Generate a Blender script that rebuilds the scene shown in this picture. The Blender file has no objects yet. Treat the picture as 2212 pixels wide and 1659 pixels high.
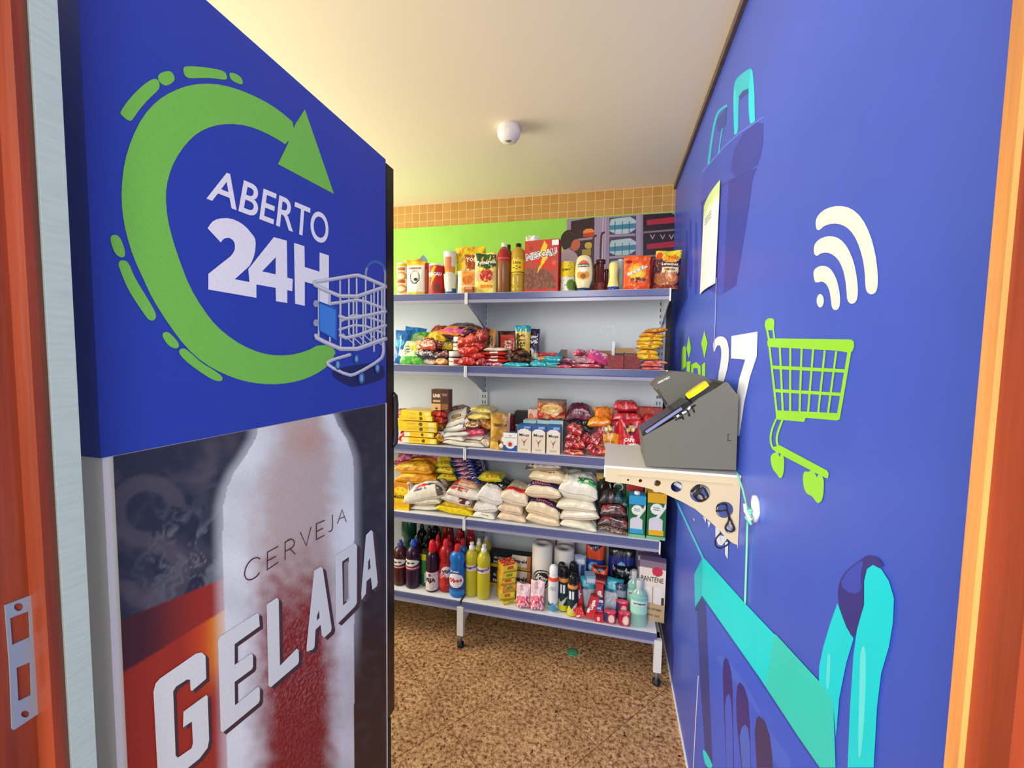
import bpy, math, random
import numpy as np
from mathutils import Vector, Matrix, noise
from mathutils.geometry import tessellate_polygon

S = bpy.context.scene
COL = S.collection

# ------------------------------------------------------------------ camera
YAW, PITCH, ROLL, FPX, CX, CY = -0.2368598, -0.0642256, 0.0168208, 879.5024, 1106.0, 829.5
CAM = Vector((0, 0, 1.43))
_cy, _sy, _cp, _sp = math.cos(YAW), math.sin(YAW), math.cos(PITCH), math.sin(PITCH)
FW = Vector((_sy*_cp, _cy*_cp, _sp)); _r = Vector((_cy, -_sy, 0)); _u = _r.cross(FW)
RT = math.cos(ROLL)*_r + math.sin(ROLL)*_u
UP = -math.sin(ROLL)*_r + math.cos(ROLL)*_u
cd = bpy.data.cameras.new('camera'); co = bpy.data.objects.new('camera', cd); COL.objects.link(co)
m = Matrix((RT, UP, -FW)).transposed().to_4x4(); m.translation = CAM; co.matrix_world = m
cd.sensor_width = 36; cd.lens = FPX/2212*36; cd.clip_start = 0.02
S.camera = co
def at(x, y, axis, val):
    """the point of the plane (axis = val, world coordinates) that the photo shows at x, y"""
    d = FW + (x-CX)/FPX*RT - (y-CY)/FPX*UP
    return CAM + d*((val - CAM[axis])/d[axis])

# ------------------------------------------------------------------ light
S.view_settings.view_transform = 'Standard'; S.view_settings.look = 'None'
S.view_settings.gamma = 1; S.view_settings.use_curve_mapping = False
S.view_settings.exposure = 0.55
w = bpy.data.worlds.new('world'); S.world = w; w.use_nodes = True
w.node_tree.nodes['Background'].inputs[0].default_value = (0.93, 0.95, 1.0, 1)
w.node_tree.nodes['Background'].inputs[1].default_value = 0.75
def area(name, loc, target, sx, sy, power, col):
    l = bpy.data.lights.new(name, 'AREA'); l.shape = 'RECTANGLE'; l.size = sx; l.size_y = sy
    l.energy = power; l.color = col
    o = bpy.data.objects.new(name, l); COL.objects.link(o); o.location = loc
    o.rotation_euler = (Vector(target)-Vector(loc)).to_track_quat('-Z', 'Y').to_euler()
    return o
# daylight through the window in the left wall, daylight from the open doorway, and an added fill lamp aimed at the cooler side
area('window_daylight', (-2.5, 1.25, 1.65), (0.3, 1.6, 1.7), 1.3, 1.1, 34, (1.0, 0.90, 0.74))
area('doorway_daylight', (-0.85, -1.4, 1.8), (0.2, 0.9, 1.2), 1.5, 1.5, 74, (1.0, 0.98, 0.94))
area('cooler_fill', (0.95, -1.25, 1.7), (-0.58, 0.7, 1.35), .9, 1.4, 22, (0.94, 0.96, 1.0))  # added outside the doorway only to brighten the cooler

# ------------------------------------------------------------------ colour and materials
def L(h):
    if not isinstance(h, str): return tuple(h)
    h = h.lstrip('#'); c = [int(h[i:i+2], 16)/255 for i in (0, 2, 4)]
    return tuple(x/12.92 if x <= .04045 else ((x+.055)/1.055)**2.4 for x in c)
def mat(name, rough=.5, metal=0, bump=0, scale=40, col=None, trans=0, vary=0, coat=0, spec=.5, stretch=None, ior=1.45):
    m = bpy.data.materials.new(name); m.use_nodes = True; nt = m.node_tree; b = nt.nodes['Principled BSDF']
    b.inputs['Roughness'].default_value = rough; b.inputs['Metallic'].default_value = metal
    b.inputs['Transmission Weight'].default_value = trans; b.inputs['Coat Weight'].default_value = coat
    b.inputs['Specular IOR Level'].default_value = spec; b.inputs['IOR'].default_value = ior
    if col is None:
        a = nt.nodes.new('ShaderNodeAttribute'); a.attribute_name = 'Col'; out = a.outputs['Color']
    else:
        a = nt.nodes.new('ShaderNodeRGB'); a.outputs[0].default_value = (*L(col), 1); out = a.outputs[0]
    if bump or vary:
        tc = nt.nodes.new('ShaderNodeTexCoord'); mp = nt.nodes.new('ShaderNodeMapping')
        if stretch: mp.inputs['Scale'].default_value = stretch
        n = nt.nodes.new('ShaderNodeTexNoise'); n.inputs['Scale'].default_value = scale; n.inputs['Detail'].default_value = 4
        nt.links.new(tc.outputs['Object'], mp.inputs[0]); nt.links.new(mp.outputs[0], n.inputs['Vector'])
        if bump:
            bp = nt.nodes.new('ShaderNodeBump'); bp.inputs['Strength'].default_value = bump; bp.inputs['Distance'].default_value = .004
            nt.links.new(n.outputs['Fac'], bp.inputs['Height']); nt.links.new(bp.outputs[0], b.inputs['Normal'])
        if vary:
            mr = nt.nodes.new('ShaderNodeMapRange'); mr.inputs[1].default_value = .3; mr.inputs[2].default_value = .7
            mr.inputs[3].default_value = 1-vary; mr.inputs[4].default_value = 1+vary
            vm = nt.nodes.new('ShaderNodeVectorMath'); vm.operation = 'SCALE'
            nt.links.new(n.outputs['Fac'], mr.inputs[0]); nt.links.new(out, vm.inputs[0]); nt.links.new(mr.outputs[0], vm.inputs['Scale'])
            out = vm.outputs[0]
    nt.links.new(out, b.inputs['Base Color'])
    return m
M_FILM = mat('printed_film', .3, bump=.7, scale=42, coat=.25)
M_CARD = mat('printed_card', .5, bump=.04, scale=90)
M_PLAS = mat('glossy_plastic', .22)
M_LIQ = mat('tinted_bottle', .08, trans=.3)
M_CLEAR = mat('clear_bottle', .05, trans=.85)
M_VINYL = mat('vinyl_print', .36, bump=.03, scale=12, vary=.03)
M_WRAP = mat('fridge_vinyl_print', .5, bump=.04, scale=300, vary=.04)
M_PAINT = mat('painted_plaster', .85, bump=.04, scale=60)
M_STEEL = mat('painted_steel', .38, bump=.02, scale=20)
M_WOOD = mat('varnished_wood', .42, bump=.3, scale=7, vary=.28, stretch=(9, 9, .45), coat=.15)
M_GREY = mat('powder_coated_steel', .55, bump=.12, scale=400, vary=.02)
M_BRUSH = mat('brushed_metal', .45, metal=.0, bump=.1, scale=30, vary=.06, stretch=(1, 1, 9))
M_RUB = mat('black_rubber', .5)
M_PAPER = mat('soft_paper', .9, bump=.3, scale=80)

# ------------------------------------------------------------------ mesh builder
class MB:
    def __init__(s): s.v = []; s.f = []; s.c = []; s.sm = []
    def add(s, vs, fs, col, smooth=False):
        """col: one colour, or a list with one colour per vertex"""
        o = len(s.v); s.v += [tuple(p) for p in vs]
        many = isinstance(col, (list, np.ndarray)) and len(col) == len(vs) and not isinstance(col[0], (int, float))
        c1 = None if many else L(col)
        for f in fs:
            s.f.append([o+i for i in f]); s.sm.append(smooth)
            s.c.append([L(col[i]) if isinstance(col[i], str) else tuple(col[i]) for i in f] if many else [c1]*len(f))
        return s
    def box(s, a, b, col):
        x0, y0, z0 = a; x1, y1, z1 = b
        v = [(x0,y0,z0),(x1,y0,z0),(x1,y1,z0),(x0,y1,z0),(x0,y0,z1),(x1,y0,z1),(x1,y1,z1),(x0,y1,z1)]
        return s.add(v, [(0,3,2,1),(4,5,6,7),(0,1,5,4),(1,2,6,5),(2,3,7,6),(3,0,4,7)], col)
    def grid(s, P, C, smooth=True, flip=False, closeu=False):
        """P[j][i] points, C[j][i] colours"""
        nj, ni = len(P), len(P[0]); vs = [p for r in P for p in r]; cs = [c for r in C for c in r]
        fs = []
        for j in range(nj-1):
            for i in range(ni if closeu else ni-1):
                k = (i+1) % ni; q = (j*ni+i, j*ni+k, (j+1)*ni+k, (j+1)*ni+i)
                fs.append(q[::-1] if flip else q)
        return s.add(vs, fs, cs, smooth)
    def tube(s, pts, r, col, n=8, cap=True):
        pts = [Vector(p) for p in pts]; rings = []
        prev = None
        for i, p in enumerate(pts):
            t = (pts[min(i+1, len(pts)-1)]-pts[max(i-1, 0)]).normalized()
            ref = Vector((0, 0, 1)) if abs(t.z) < .9 else Vector((1, 0, 0))
            if prev is not None and (prev - t*prev.dot(t)).length > .1: a = (prev - t*prev.dot(t)).normalized()
            else: a = t.cross(ref).normalized()
            prev = a; b = t.cross(a)
            rr = r[i] if isinstance(r, (list, tuple)) else r
            rings.append([p + rr*(math.cos(q)*a+math.sin(q)*b) for q in [2*math.pi*k/n for k in range(n)]])
        vs = [v for g in rings for v in g]
        fs = [(j*n+k, j*n+(k+1) % n, (j+1)*n+(k+1) % n, (j+1)*n+k) for j in range(len(pts)-1) for k in range(n)]
        if cap: fs += [tuple(range(n))[::-1], tuple((len(pts)-1)*n+k for k in range(n))]
        return s.add(vs, fs, col, True)
    def prism(s, poly, place, t0, t1, col, holes=()):
        """outline (2-D) with holes, extruded from t0 to t1; place(x, y, t) gives the point"""
        loops = [list(poly)]+[list(h) for h in holes]
        tri = tessellate_polygon([[Vector((x, y, 0)) for x, y in l] for l in loops])
        flat = [p for l in loops for p in l]; n = len(flat)
        vs = [place(x, y, t0) for x, y in flat]+[place(x, y, t1) for x, y in flat]
        fs = [tuple(t) for t in tri]+[tuple(i+n for i in reversed(t)) for t in tri]
        o = 0
        for l in loops:
            k = len(l)
            fs += [(o+i, o+(i+1) % k, n+o+(i+1) % k, n+o+i) for i in range(k)]; o += k
        return s.add(vs, fs, col)
    def lathe(s, prof, n=24, cx=0, cy=0, sq=1.0, paint=None, caps=True, smooth=True):
        """prof: (radius, z, colour) from bottom to top; sq squashes y; paint(u, z) may override (u 0..1 across the front)"""
        P, C = [], []
        for r, z, c in prof:
            row, cr = [], []
            for k in range(n):
                a = 2*math.pi*k/n
                x, y = r*math.sin(a), -r*math.cos(a)*sq
                row.append((cx+x, cy+y, z)); q = None
                if paint:
                    aa = (a+math.pi) % (2*math.pi)-math.pi
                    q = paint(.5+aa/math.pi, z) if abs(aa) < math.pi*.62 else None
                cr.append(L(q if q is not None else c))
            P.append(row); C.append(cr)
        s.grid(P, C, smooth, closeu=True)
        if caps:
            s.add(P[0], [tuple(range(n))[::-1]], prof[0][2]); s.add(P[-1], [tuple(range(n))], prof[-1][2])
        return s
    def build(s, name, material, parent=None, loc=None, rot=None, **tags):
        me = bpy.data.meshes.new(name); me.from_pydata(s.v, [], s.f)
        ca = me.color_attributes.new('Col', 'FLOAT_COLOR', 'CORNER')
        flat = np.ones((len(me.loops), 4), dtype=np.float32)
        k = 0
        arr = np.array([c for f in s.c for c in f], dtype=np.float32)
        if len(arr) == len(flat): flat[:, :3] = arr
        ca.data.foreach_set('color', flat.ravel())
        me.polygons.foreach_set('use_smooth', s.sm)
        me.materials.append(material); me.update()
        o = bpy.data.objects.new(name, me); COL.objects.link(o)
        if parent: o.parent = parent
        if loc is not None: o.location = loc
        if rot is not None: o.rotation_euler = rot
        for a, b in tags.items(): o[a] = b
        return o
def tag(o, label=None, cat=None, group=None, kind=None):
    if label: o['label'] = label
    if cat: o['category'] = cat
    if group: o['group'] = group
    if kind: o['kind'] = kind
    return o
def thing(name, label, cat, loc=(0, 0, 0), rot=(0, 0, 0), group=None):
    o = bpy.data.objects.new(name, None); COL.objects.link(o); o.location = loc; o.rotation_euler = rot
    o.empty_display_size = .05
    return tag(o, label, cat, group)
def struct(name, mb, material, parent=None, label=None):
    o = mb.build(name, material, parent)
    if not parent: o['kind'] = 'structure'
    if label: o['label'] = label
    return o

# ------------------------------------------------------------------ lettering (the built-in font, turned into mesh)
_tc = {}
def text2d(s, bold=0, shear=0, res=2):
    k = (s, bold, shear, res)
    if k not in _tc:
        cu = bpy.data.curves.new('lettering', 'FONT'); cu.body = s; cu.offset = bold; cu.shear = shear; cu.resolution_u = res
        o = bpy.data.objects.new('lettering', cu); COL.objects.link(o)
        dg = bpy.context.evaluated_depsgraph_get(); me = o.evaluated_get(dg).to_mesh()
        v = [(p.co.x, p.co.y) for p in me.vertices]; f = [tuple(p.vertices) for p in me.polygons]
        o.evaluated_get(dg).to_mesh_clear(); bpy.data.objects.remove(o); bpy.data.curves.remove(cu)
        xs = [p[0] for p in v] or [0, 1]; ys = [p[1] for p in v] or [0, 1]
        x0, y0, W, H = min(xs), min(ys), max(xs)-min(xs), max(ys)-min(ys)
        _tc[k] = ([((x-x0)/W, (y-y0)/H) for x, y in v], f, W/H)
    return _tc[k]

# ------------------------------------------------------------------ flat prints
def chaikin(p, n=2, closed=True):
    for _ in range(n):
        q = []
        k = len(p)
        if not closed: q.append(p[0])
        for i in range(k if closed else k-1):
            a, b = p[i], p[(i+1) % k]
            q += [(a[0]*.75+b[0]*.25, a[1]*.75+b[1]*.25), (a[0]*.25+b[0]*.75, a[1]*.25+b[1]*.75)]
        if not closed: q.append(p[-1])
        p = q
    return p
class Print:
    """ink shapes lying on a wall plane; each shape is a hair in front of the one before"""
    def __init__(s, place): s.mb = MB(); s.place = place; s.t = 0.0003; s.step = .00002
    def poly(s, pts, col, holes=(), sm=0):
        if sm: pts = chaikin(pts, sm)
        loops = [pts]+list(holes)
        tri = tessellate_polygon([[Vector((x, y, 0)) for x, y in l] for l in loops])
        flat = [p for l in loops for p in l]; s.t += s.step
        s.mb.add([s.place(x, y, s.t) for x, y in flat], [tuple(t) for t in tri], col)
    def line(s, pts, w, col, sm=0, round_=True):
        if sm: pts = chaikin(pts, sm, False)
        s.t += s.step; n = len(pts); D = []
        for i in range(n-1):
            l = math.hypot(pts[i+1][0]-pts[i][0], pts[i+1][1]-pts[i][1]) or 1; D.append(((pts[i+1][0]-pts[i][0])/l, (pts[i+1][1]-pts[i][1])/l))
        vs = []
        for i in range(n):
            a, b = D[max(i-1, 0)], D[min(i, n-2)]; mx, my = a[0]+b[0], a[1]+b[1]; l = math.hypot(mx, my) or 1; mx, my = mx/l, my/l
            k = w/2/max(.5, mx*a[0]+my*a[1]); x, y = pts[i]
            vs += [s.place(x-my*k, y+mx*k, s.t), s.place(x+my*k, y-mx*k, s.t)]
        s.mb.add(vs, [(2*i, 2*i+1, 2*i+3, 2*i+2) for i in range(n-1)], col)
        if round_:
            s.t += s.step*.4
            for (x, y), (dx, dy), q in ((pts[0], D[0], 1), (pts[-1], D[-1], -1)):
                x, y = x+dx*q*w*.01, y+dy*q*w*.01
                a0 = math.atan2(dy, dx)+(math.pi/2 if q > 0 else -math.pi/2)
                s.mb.add([s.place(x+w/2*math.cos(a0+math.pi*k/8), y+w/2*math.sin(a0+math.pi*k/8), s.t) for k in range(9)], [tuple(range(9))], col)
    def disc(s, x, y, rx, ry, col, n=20, up=True):
        if up: s.t += s.step
        s.mb.add([s.place(x+rx*math.cos(a), y+ry*math.sin(a), s.t) for a in [2*math.pi*k/n for k in range(n)]], [tuple(range(n))], col)
def crop(ox, oy, sc, pts): return [(ox+x/sc, oy+y/sc) for x, y in pts]

# ================================================================== the room
H_C = 2.36; XR = .307; YB = 2.36; XL = -2.6; YD = .283
# floor: brown flecked granite with fine joints laid on the diagonal
fm = mat('granite_tile', .42); nt = fm.node_tree; b = nt.nodes['Principled BSDF']
tc = nt.nodes.new('ShaderNodeTexCoord')
def noi(scale, det, rough=.6, kind='ShaderNodeTexNoise'):
    n = nt.nodes.new(kind); n.inputs['Scale'].default_value = scale
    if kind == 'ShaderNodeTexNoise': n.inputs['Detail'].default_value = det; n.inputs['Roughness'].default_value = rough
    nt.links.new(tc.outputs['Object'], n.inputs['Vector']); return n
def ramp(src, stops):
    r = nt.nodes.new('ShaderNodeValToRGB'); e = r.color_ramp.elements
    while len(e) < len(stops): e.new(.5)
    for q, (p, c) in zip(e, stops): q.position = p; q.color = (*L(c), 1)
    nt.links.new(src, r.inputs[0]); return r.outputs[0]
def mix(a, bb, fac, mode='MIX'):
    n = nt.nodes.new('ShaderNodeMix'); n.data_type = 'RGBA'; n.blend_type = mode
    nt.links.new(fac, n.inputs[0]) if not isinstance(fac, float) else setattr(n.inputs[0], 'default_value', fac)
    nt.links.new(a, n.inputs[6]); nt.links.new(bb, n.inputs[7]); return n.outputs[2]
base = ramp(noi(62, 6, .8).outputs['Fac'], [(.36, '452a18'), (.44, '8f6440'), (.50, 'c09468'), (.60, 'e0bd8e')])
big = ramp(noi(7, 3).outputs['Fac'], [(.3, '9a7a58'), (.7, 'ffffff')])
c0 = mix(base, big, .45, 'MULTIPLY')
vor = nt.nodes.new('ShaderNodeTexVoronoi'); vor.inputs['Scale'].default_value = 48; nt.links.new(tc.outputs['Object'], vor.inputs['Vector'])
lt = nt.nodes.new('ShaderNodeMath'); lt.operation = 'LESS_THAN'; lt.inputs[1].default_value = .22; nt.links.new(vor.outputs['Distance'], lt.inputs[0])
sel = noi(22, 2); gt = nt.nodes.new('ShaderNodeMath'); gt.operation = 'GREATER_THAN'; gt.inputs[1].default_value = .6; nt.links.new(sel.outputs['Fac'], gt.inputs[0])
mu = nt.nodes.new('ShaderNodeMath'); mu.operation = 'MULTIPLY'; nt.links.new(lt.outputs[0], mu.inputs[0]); nt.links.new(gt.outputs[0], mu.inputs[1])
dk = nt.nodes.new('ShaderNodeRGB'); dk.outputs[0].default_value = (*L('2c1a14'), 1)
c1 = mix(c0, dk.outputs[0], mu.outputs[0])
mp = nt.nodes.new('ShaderNodeMapping'); mp.inputs['Rotation'].default_value = (0, 0, math.radians(39)); mp.inputs['Location'].default_value = (.12, .07, 0)
nt.links.new(tc.outputs['Object'], mp.inputs[0])
bk = nt.nodes.new('ShaderNodeTexBrick'); bk.offset = 0; bk.inputs['Scale'].default_value = 1; bk.inputs['Brick Width'].default_value = .4
bk.inputs['Row Height'].default_value = .4; bk.inputs['Mortar Size'].default_value = .0014; bk.inputs['Mortar Smooth'].default_value = .3
nt.links.new(mp.outputs[0], bk.inputs['Vector'])
jt = nt.nodes.new('ShaderNodeRGB'); jt.outputs[0].default_value = (*L('5d3c24'), 1)
c2 = mix(c1, jt.outputs[0], bk.outputs['Fac']); nt.links.new(c2, b.inputs['Base Color'])
mb = MB().box((XL, -1.6, -.05), (1.6, YB+.1, 0), 'ffffff'); struct('floor', mb, fm)
struct('ceiling', MB().box((XL-.1, .10, H_C), (.9, YB+.1, H_C+.06), 'f6e8cd'), M_PAINT)

# back wall of small tan tiles
tm = mat('tan_mosaic_tile', .45); nt = tm.node_tree; b = nt.nodes['Principled BSDF']; tc = nt.nodes.new('ShaderNodeTexCoord')
sp = nt.nodes.new('ShaderNodeSeparateXYZ'); cb = nt.nodes.new('ShaderNodeCombineXYZ')
nt.links.new(tc.outputs['Object'], sp.inputs[0]); nt.links.new(sp.outputs['X'], cb.inputs['X']); nt.links.new(sp.outputs['Z'], cb.inputs['Y'])
bk = nt.nodes.new('ShaderNodeTexBrick'); bk.offset = 0; bk.inputs['Scale'].default_value = 1; bk.inputs['Brick Width'].default_value = .0505
bk.inputs['Row Height'].default_value = .0505; bk.inputs['Mortar Size'].default_value = .0022; bk.inputs['Mortar Smooth'].default_value = .4
bk.inputs['Color1'].default_value = (*L('c99a52'), 1); bk.inputs['Color2'].default_value = (*L('bd8c46'), 1); bk.inputs['Mortar'].default_value = (*L('eccb8c'), 1)
mp = nt.nodes.new('ShaderNodeMapping'); mp.inputs['Location'].default_value = (.012, .0145, 0)
nt.links.new(cb.outputs[0], mp.inputs[0]); nt.links.new(mp.outputs[0], bk.inputs['Vector'])
nt.links.new(bk.outputs['Color'], b.inputs['Base Color'])
bp = nt.nodes.new('ShaderNodeBump'); bp.inputs['Distance'].default_value = .002; bp.invert = True; nt.links.new(bk.outputs['Fac'], bp.inputs['Height']); nt.links.new(bp.outputs[0], b.inputs['Normal'])
struct('wall_back', MB().box((XL-.1, YB, 0), (XR+.06, YB+.1, H_C), 'ffffff'), tm)
# left wall with the window that lights the room (beyond the left edge of the photo)
mb = MB()
y0, y1, z0, z1 = .6, 1.9, 1.1, 2.2
mb.box((XL-.1, YD, 0), (XL, YB, z0), 'efe6d2').box((XL-.1, YD, z1), (XL, YB, H_C), 'efe6d2')
mb.box((XL-.1, YD, z0), (XL, y0, z1), 'efe6d2').box((XL-.1, y1, z0), (XL, YB, z1), 'efe6d2')
struct('wall_left', mb, M_PAINT)
mb = MB()
for a, c in (((y0, z0), (y0+.04, z1)), ((y1-.04, z0), (y1, z1)), ((y0, z0), (y1, z0+.04)), ((y0, z1-.04), (y1, z1)), ((1.23, z0), (1.27, z1))):
    mb.box((XL-.08, a[0], a[1]), (XL-.03, c[0], c[1]), 'e8e8e8')
struct('window_1', mb, M_STEEL)
# right wall: a board covered with blue printed vinyl
MURAL = '465fca'
struct('wall_right', MB().box((XR, .12, .012), (XR+.05, YB, 2.335), MURAL), M_VINYL, label='blue printed partition wall')
struct('trim_1', MB().box((XR-.012, .27, 2.336), (XR+.05, YB, H_C), '5c4a3e'), M_WOOD)
struct('baseboard_right', MB().box((XR-.004, .27, 0), (XR+.05, YB, .012), 'e9eef2'), M_STEEL)

def wallR(x, y, t): p = at(x, y, 0, XR); return (XR-t, p.y, p.z)
pr = Print(wallR)
c4 = lambda p: crop(1420, 0, 2.592, p); c5 = lambda p: crop(1420, 560, 2.592, p); c6 = lambda p: crop(1420, 1050, 2.725, p)
CYN, CYN2 = '10dfe6', '1cc6d4'; LIME = '9be436'; OFFW = 'f4f0e4'
# upper basket
pr.poly(c4([(245,1135),(400,1020),(555,940),(535,1000),(500,1250),(440,1600),(350,1655),(245,1600)]), '3340a6', sm=0)
pr.poly(c4([(360,1040),(400,1015),(370,1640),(350,1655),(335,1640)]), '3f50c4')
pr.poly(c4([(250,965),(420,770),(595,655),(592,800),(580,870),(555,940),(400,1010),(355,1040),(245,1135)]), '4057c6', sm=1)
pr.poly(c4([(440,780),(595,655),(592,800),(580,870),(555,940),(400,1010)]), '3644a8', sm=1)
pr.line(c4([(250,965),(420,770),(595,655)]), 2, '6f83ee', sm=1)
pr.line(c4([(245,1135),(355,1045),(400,1015),(555,945)]), 3, '3140a6', sm=1)
for xs in ((178, 1240, 192, 1600), (210, 1260, 222, 1640), (160, 1300, 170, 1560)):
    pr.poly(c4([(xs[0], xs[1]), (xs[2], xs[1]-20), (xs[2]+6, xs[3]), (xs[0]-4, xs[3]+20)]), '3345c0', sm=1)
pr.poly(c4([(432,760),(425,560),(430,470),(450,430),(520,380),(535,390),(545,520),(548,680),(520,700),(510,600),(512,495),(480,510),(458,540),(455,640),(455,740)]), '2fc8dc', sm=1)
pr.poly(c4([(520,690),(512,500),(522,400),(535,395),(545,520),(548,680)]), '25e0ee', sm=0)
pr.poly(c4([(432,755),(427,560),(436,480),(446,560),(446,745)]), '25e0ee', sm=0)
pr.poly(c4([(456,540),(480,508),(512,493),(512,520),(485,535),(462,560)]), '35509c')
pr.line(c4([(288,915),(305,780),(325,670),(345,620),(388,592)]), 5, '30c0dc', sm=2)
pr.line(c4([(344,860),(355,780),(367,705)]), 2.5, '30c0dc'); pr.poly(c4([(330,680),(388,600),(384,700),(340,740)]), '3550a8')
# contactless arcs
arc1 = [(890,1275),(888,1235),(905,1200),(950,1165),(1020,1150),(1090,1165),(1150,1220),(1195,1310),(1225,1420),(1238,1530),(1238,1600),(1228,1638),(1200,1651),(1175,1635),(1168,1600),(1165,1520),(1150,1430),(1120,1345),(1085,1290),(1040,1258),(990,1250),(940,1262),(915,1285),(900,1290)]
arc2 = [(880,1425),(878,1380),(895,1350),(930,1328),(975,1320),(1025,1335),(1070,1385),(1105,1470),(1122,1560),(1128,1640),(1118,1690),(1090,1704),(1066,1685),(1063,1630),(1055,1560),(1040,1500),(1015,1452),(985,1425),(950,1412),(915,1420),(898,1434)]
arc3 = [(878,1550),(876,1520),(893,1497),(930,1485),(970,1500),(1000,1545),(1020,1610),(1028,1680),(1022,1725),(1000,1740),(980,1725),(975,1680),(968,1630),(950,1590),(925,1575),(900,1582),(885,1580)]
for a in (arc1, arc2, arc3): pr.poly(c4(a), OFFW, sm=1)
pr.disc(1420+915/2.592, 560+232/2.592, 7.8, 14.5, OFFW)
# shopping cart
g = LIME
pr.poly(c5([(612,338),(625,330),(650,331),(658,342),(656,388),(645,398),(612,396),(604,380),(604,352)]), g, sm=1)
pr.line(c5([(616,390),(628,455)]), 4.5, g); pr.line(c5([(651,390),(658,448)]), 3.6, g)
pr.poly(c5([(617,460),(630,443),(1088,449),(1104,460),(1106,490),(1096,515),(1080,524),(1010,512),(640,492),(620,487)]), g)
pr.line(c5([(630,485),(672,862)]), 4.6, g); pr.line(c5([(1080,515),(1016,890)]), 8, g)
pr.line(c5([(640,604),(1055,626)]), 7.6, g, round_=False); pr.line(c5([(655,735),(1036,757)]), 7, g, round_=False)
pr.poly(c5([(665,846),(828,853),(1022,862),(1017,900),(1005,903),(835,888),(825,911),(668,897)]), g)
for a, b_ in (((689,492),(706,856)), ((748,495),(747,856)), ((812,500),(800,858)), ((877,505),(848,860)), ((942,510),(905,862)), ((1007,515),(960,865))):
    pr.line(c5([a, b_]), 4.6, g, round_=False)
pr.line(c5([(668,897),(640,965),(636,1020),(650,1060),(665,1068)]), 4.2, g, sm=2)
pr.line(c5([(704,900),(672,985),(672,1035),(690,1055)]), 4.8, g, sm=2)
pr.poly(c5([(650,1052),(690,1042),(955,1183),(965,1200),(960,1228),(940,1222),(700,1097),(663,1077)]), g)
pr.poly(c5([(640,1090),(690,1075),(715,1105),(713,1190),(702,1224),(685,1226),(672,1200),(650,1178),(637,1130)]), g, sm=2)
pr.poly(c5([(822,1185),(855,1192),(870,1172),(935,1215),(938,1270),(933,1340),(912,1368),(895,1362),(870,1325),(835,1312),(818,1250)]), g, sm=2)
pr.poly(c5([(885,1195),(908,1205),(897,1222)]), '3f54cc'); pr.poly(c5([(680,1083),(696,1090),(688,1108)]), '3f54cc')
# lettering beside the terminal
pr.poly(c5([(312,480),(325,445),(350,430),(380,436),(398,465),(405,520),(400,590),(385,650),(370,700),(340,700),(345,640),(355,590),(362,530),(358,490),(345,478),(330,495),(322,525)]), 'eef3fb', sm=1)
pr.poly(c5([(418,430),(565,405),(560,545),(522,660),(490,800),(462,990),(440,990),(440,800),(462,670),(495,562),(415,555)]), 'eef3fb')
for q in ([(150,483),(162,495),(162,600),(135,625),(140,500)], [(178,430),(190,500),(178,555),(165,500)], [(266,400),(284,470),(266,555),(248,470)],
          [(165,575),(188,570),(184,640),(166,640)], [(192,590),(220,575),(245,600),(245,660),(232,660),(228,610),(205,610),(203,650),(190,650)], [(252,590),(272,575),(270,660),(252,660)]):
    pr.poly(c5(q), LIME)
# white lettering below, seen under the bracket
W2 = 'e6ecfa'
for q in ([(402,330),(421,330),(417,432),(402,400)], [(345,120),(360,110),(372,300),(384,350),(362,345),(345,300)], [(372,290),(420,300),(400,330),(384,350)],
          [(270,180),(290,190),(288,215)], [(298,205),(316,215),(306,248)], [(212,188),(222,196),(219,210)], [(425,215),(450,235),(440,275),(424,280)]):
    pr.poly(c6(q), W2)
pr.line(c6([(110,80),(275,432)]), 4.4, '4cc6ea')
# lower basket
pr.poly(c6([(235,735),(265,655),(600,1130),(955,1659),(215,1659),(240,1150)]), '3f5fd6')
pr.poly(c6([(235,735),(265,655),(290,700),(330,1659),(290,1659),(255,1150)]), '35408f')
pr.poly(c6([(330,1000),(440,1120),(700,1480),(820,1659),(690,1659),(640,1380),(520,1150),(400,1000)]), '4a6adc', sm=1)
DS = '3c2f80'
pr.poly(c6([(388,1100),(393,1030),(405,1008),(422,1025),(440,1095),(448,1200),(455,1659),(410,1659),(395,1300)]), DS)
pr.poly(c6([(402,1300),(410,1240),(425,1222),(438,1260),(446,1400),(450,1659),(412,1659)]), '4560d4')
pr.poly(c6([(468,1250),(475,1175),(490,1155),(515,1180),(540,1260),(550,1400),(555,1659),(500,1659),(472,1400)]), DS)
pr.poly(c6([(490,1480),(500,1425),(520,1405),(540,1430),(550,1520),(552,1659),(505,1659)]), '4a6ad0')
pr.poly(c6([(578,1450),(588,1370),(605,1352),(640,1390),(668,1470),(683,1600),(685,1659),(590,1659)]), '40346a')
pr.poly(c6([(268,1560),(280,1550),(310,1600),(335,1659),(290,1659)]), CYN, sm=1)
pr.poly(c6([(220,520),(270,420),(285,430),(285,680),(265,650),(225,715)]), CYN2)
pr.poly(c6([(225,735),(225,715),(265,650),(280,668),(265,700)]), '2b3e86')
rim = [(270,425),(285,430),(520,690),(960,1150),(1030,1240),(1045,1290),(1058,1659),(960,1659),(830,1470),(600,1122),(265,648)]
pr.poly(c6(rim), CYN)
pr.poly(c6([(700,870),(960,1150),(1030,1240),(1045,1290),(1058,1659),(960,1659),(830,1470),(640,1180)]), '35d6c8')  # greener end of the rim: print, with some reflected light in the colour
pr.line(c6([(265,652),(600,1127),(830,1475),(960,1662)]), 4, '2c4fae')
pr.poly(c6([(1070,690),(1110,800),(1165,900),(1120,1050),(1080,1250),(1060,1480),(1045,1290),(1030,1240),(960,1150),(962,1060),(985,950),(1030,800)]), CYN, sm=0)
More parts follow.
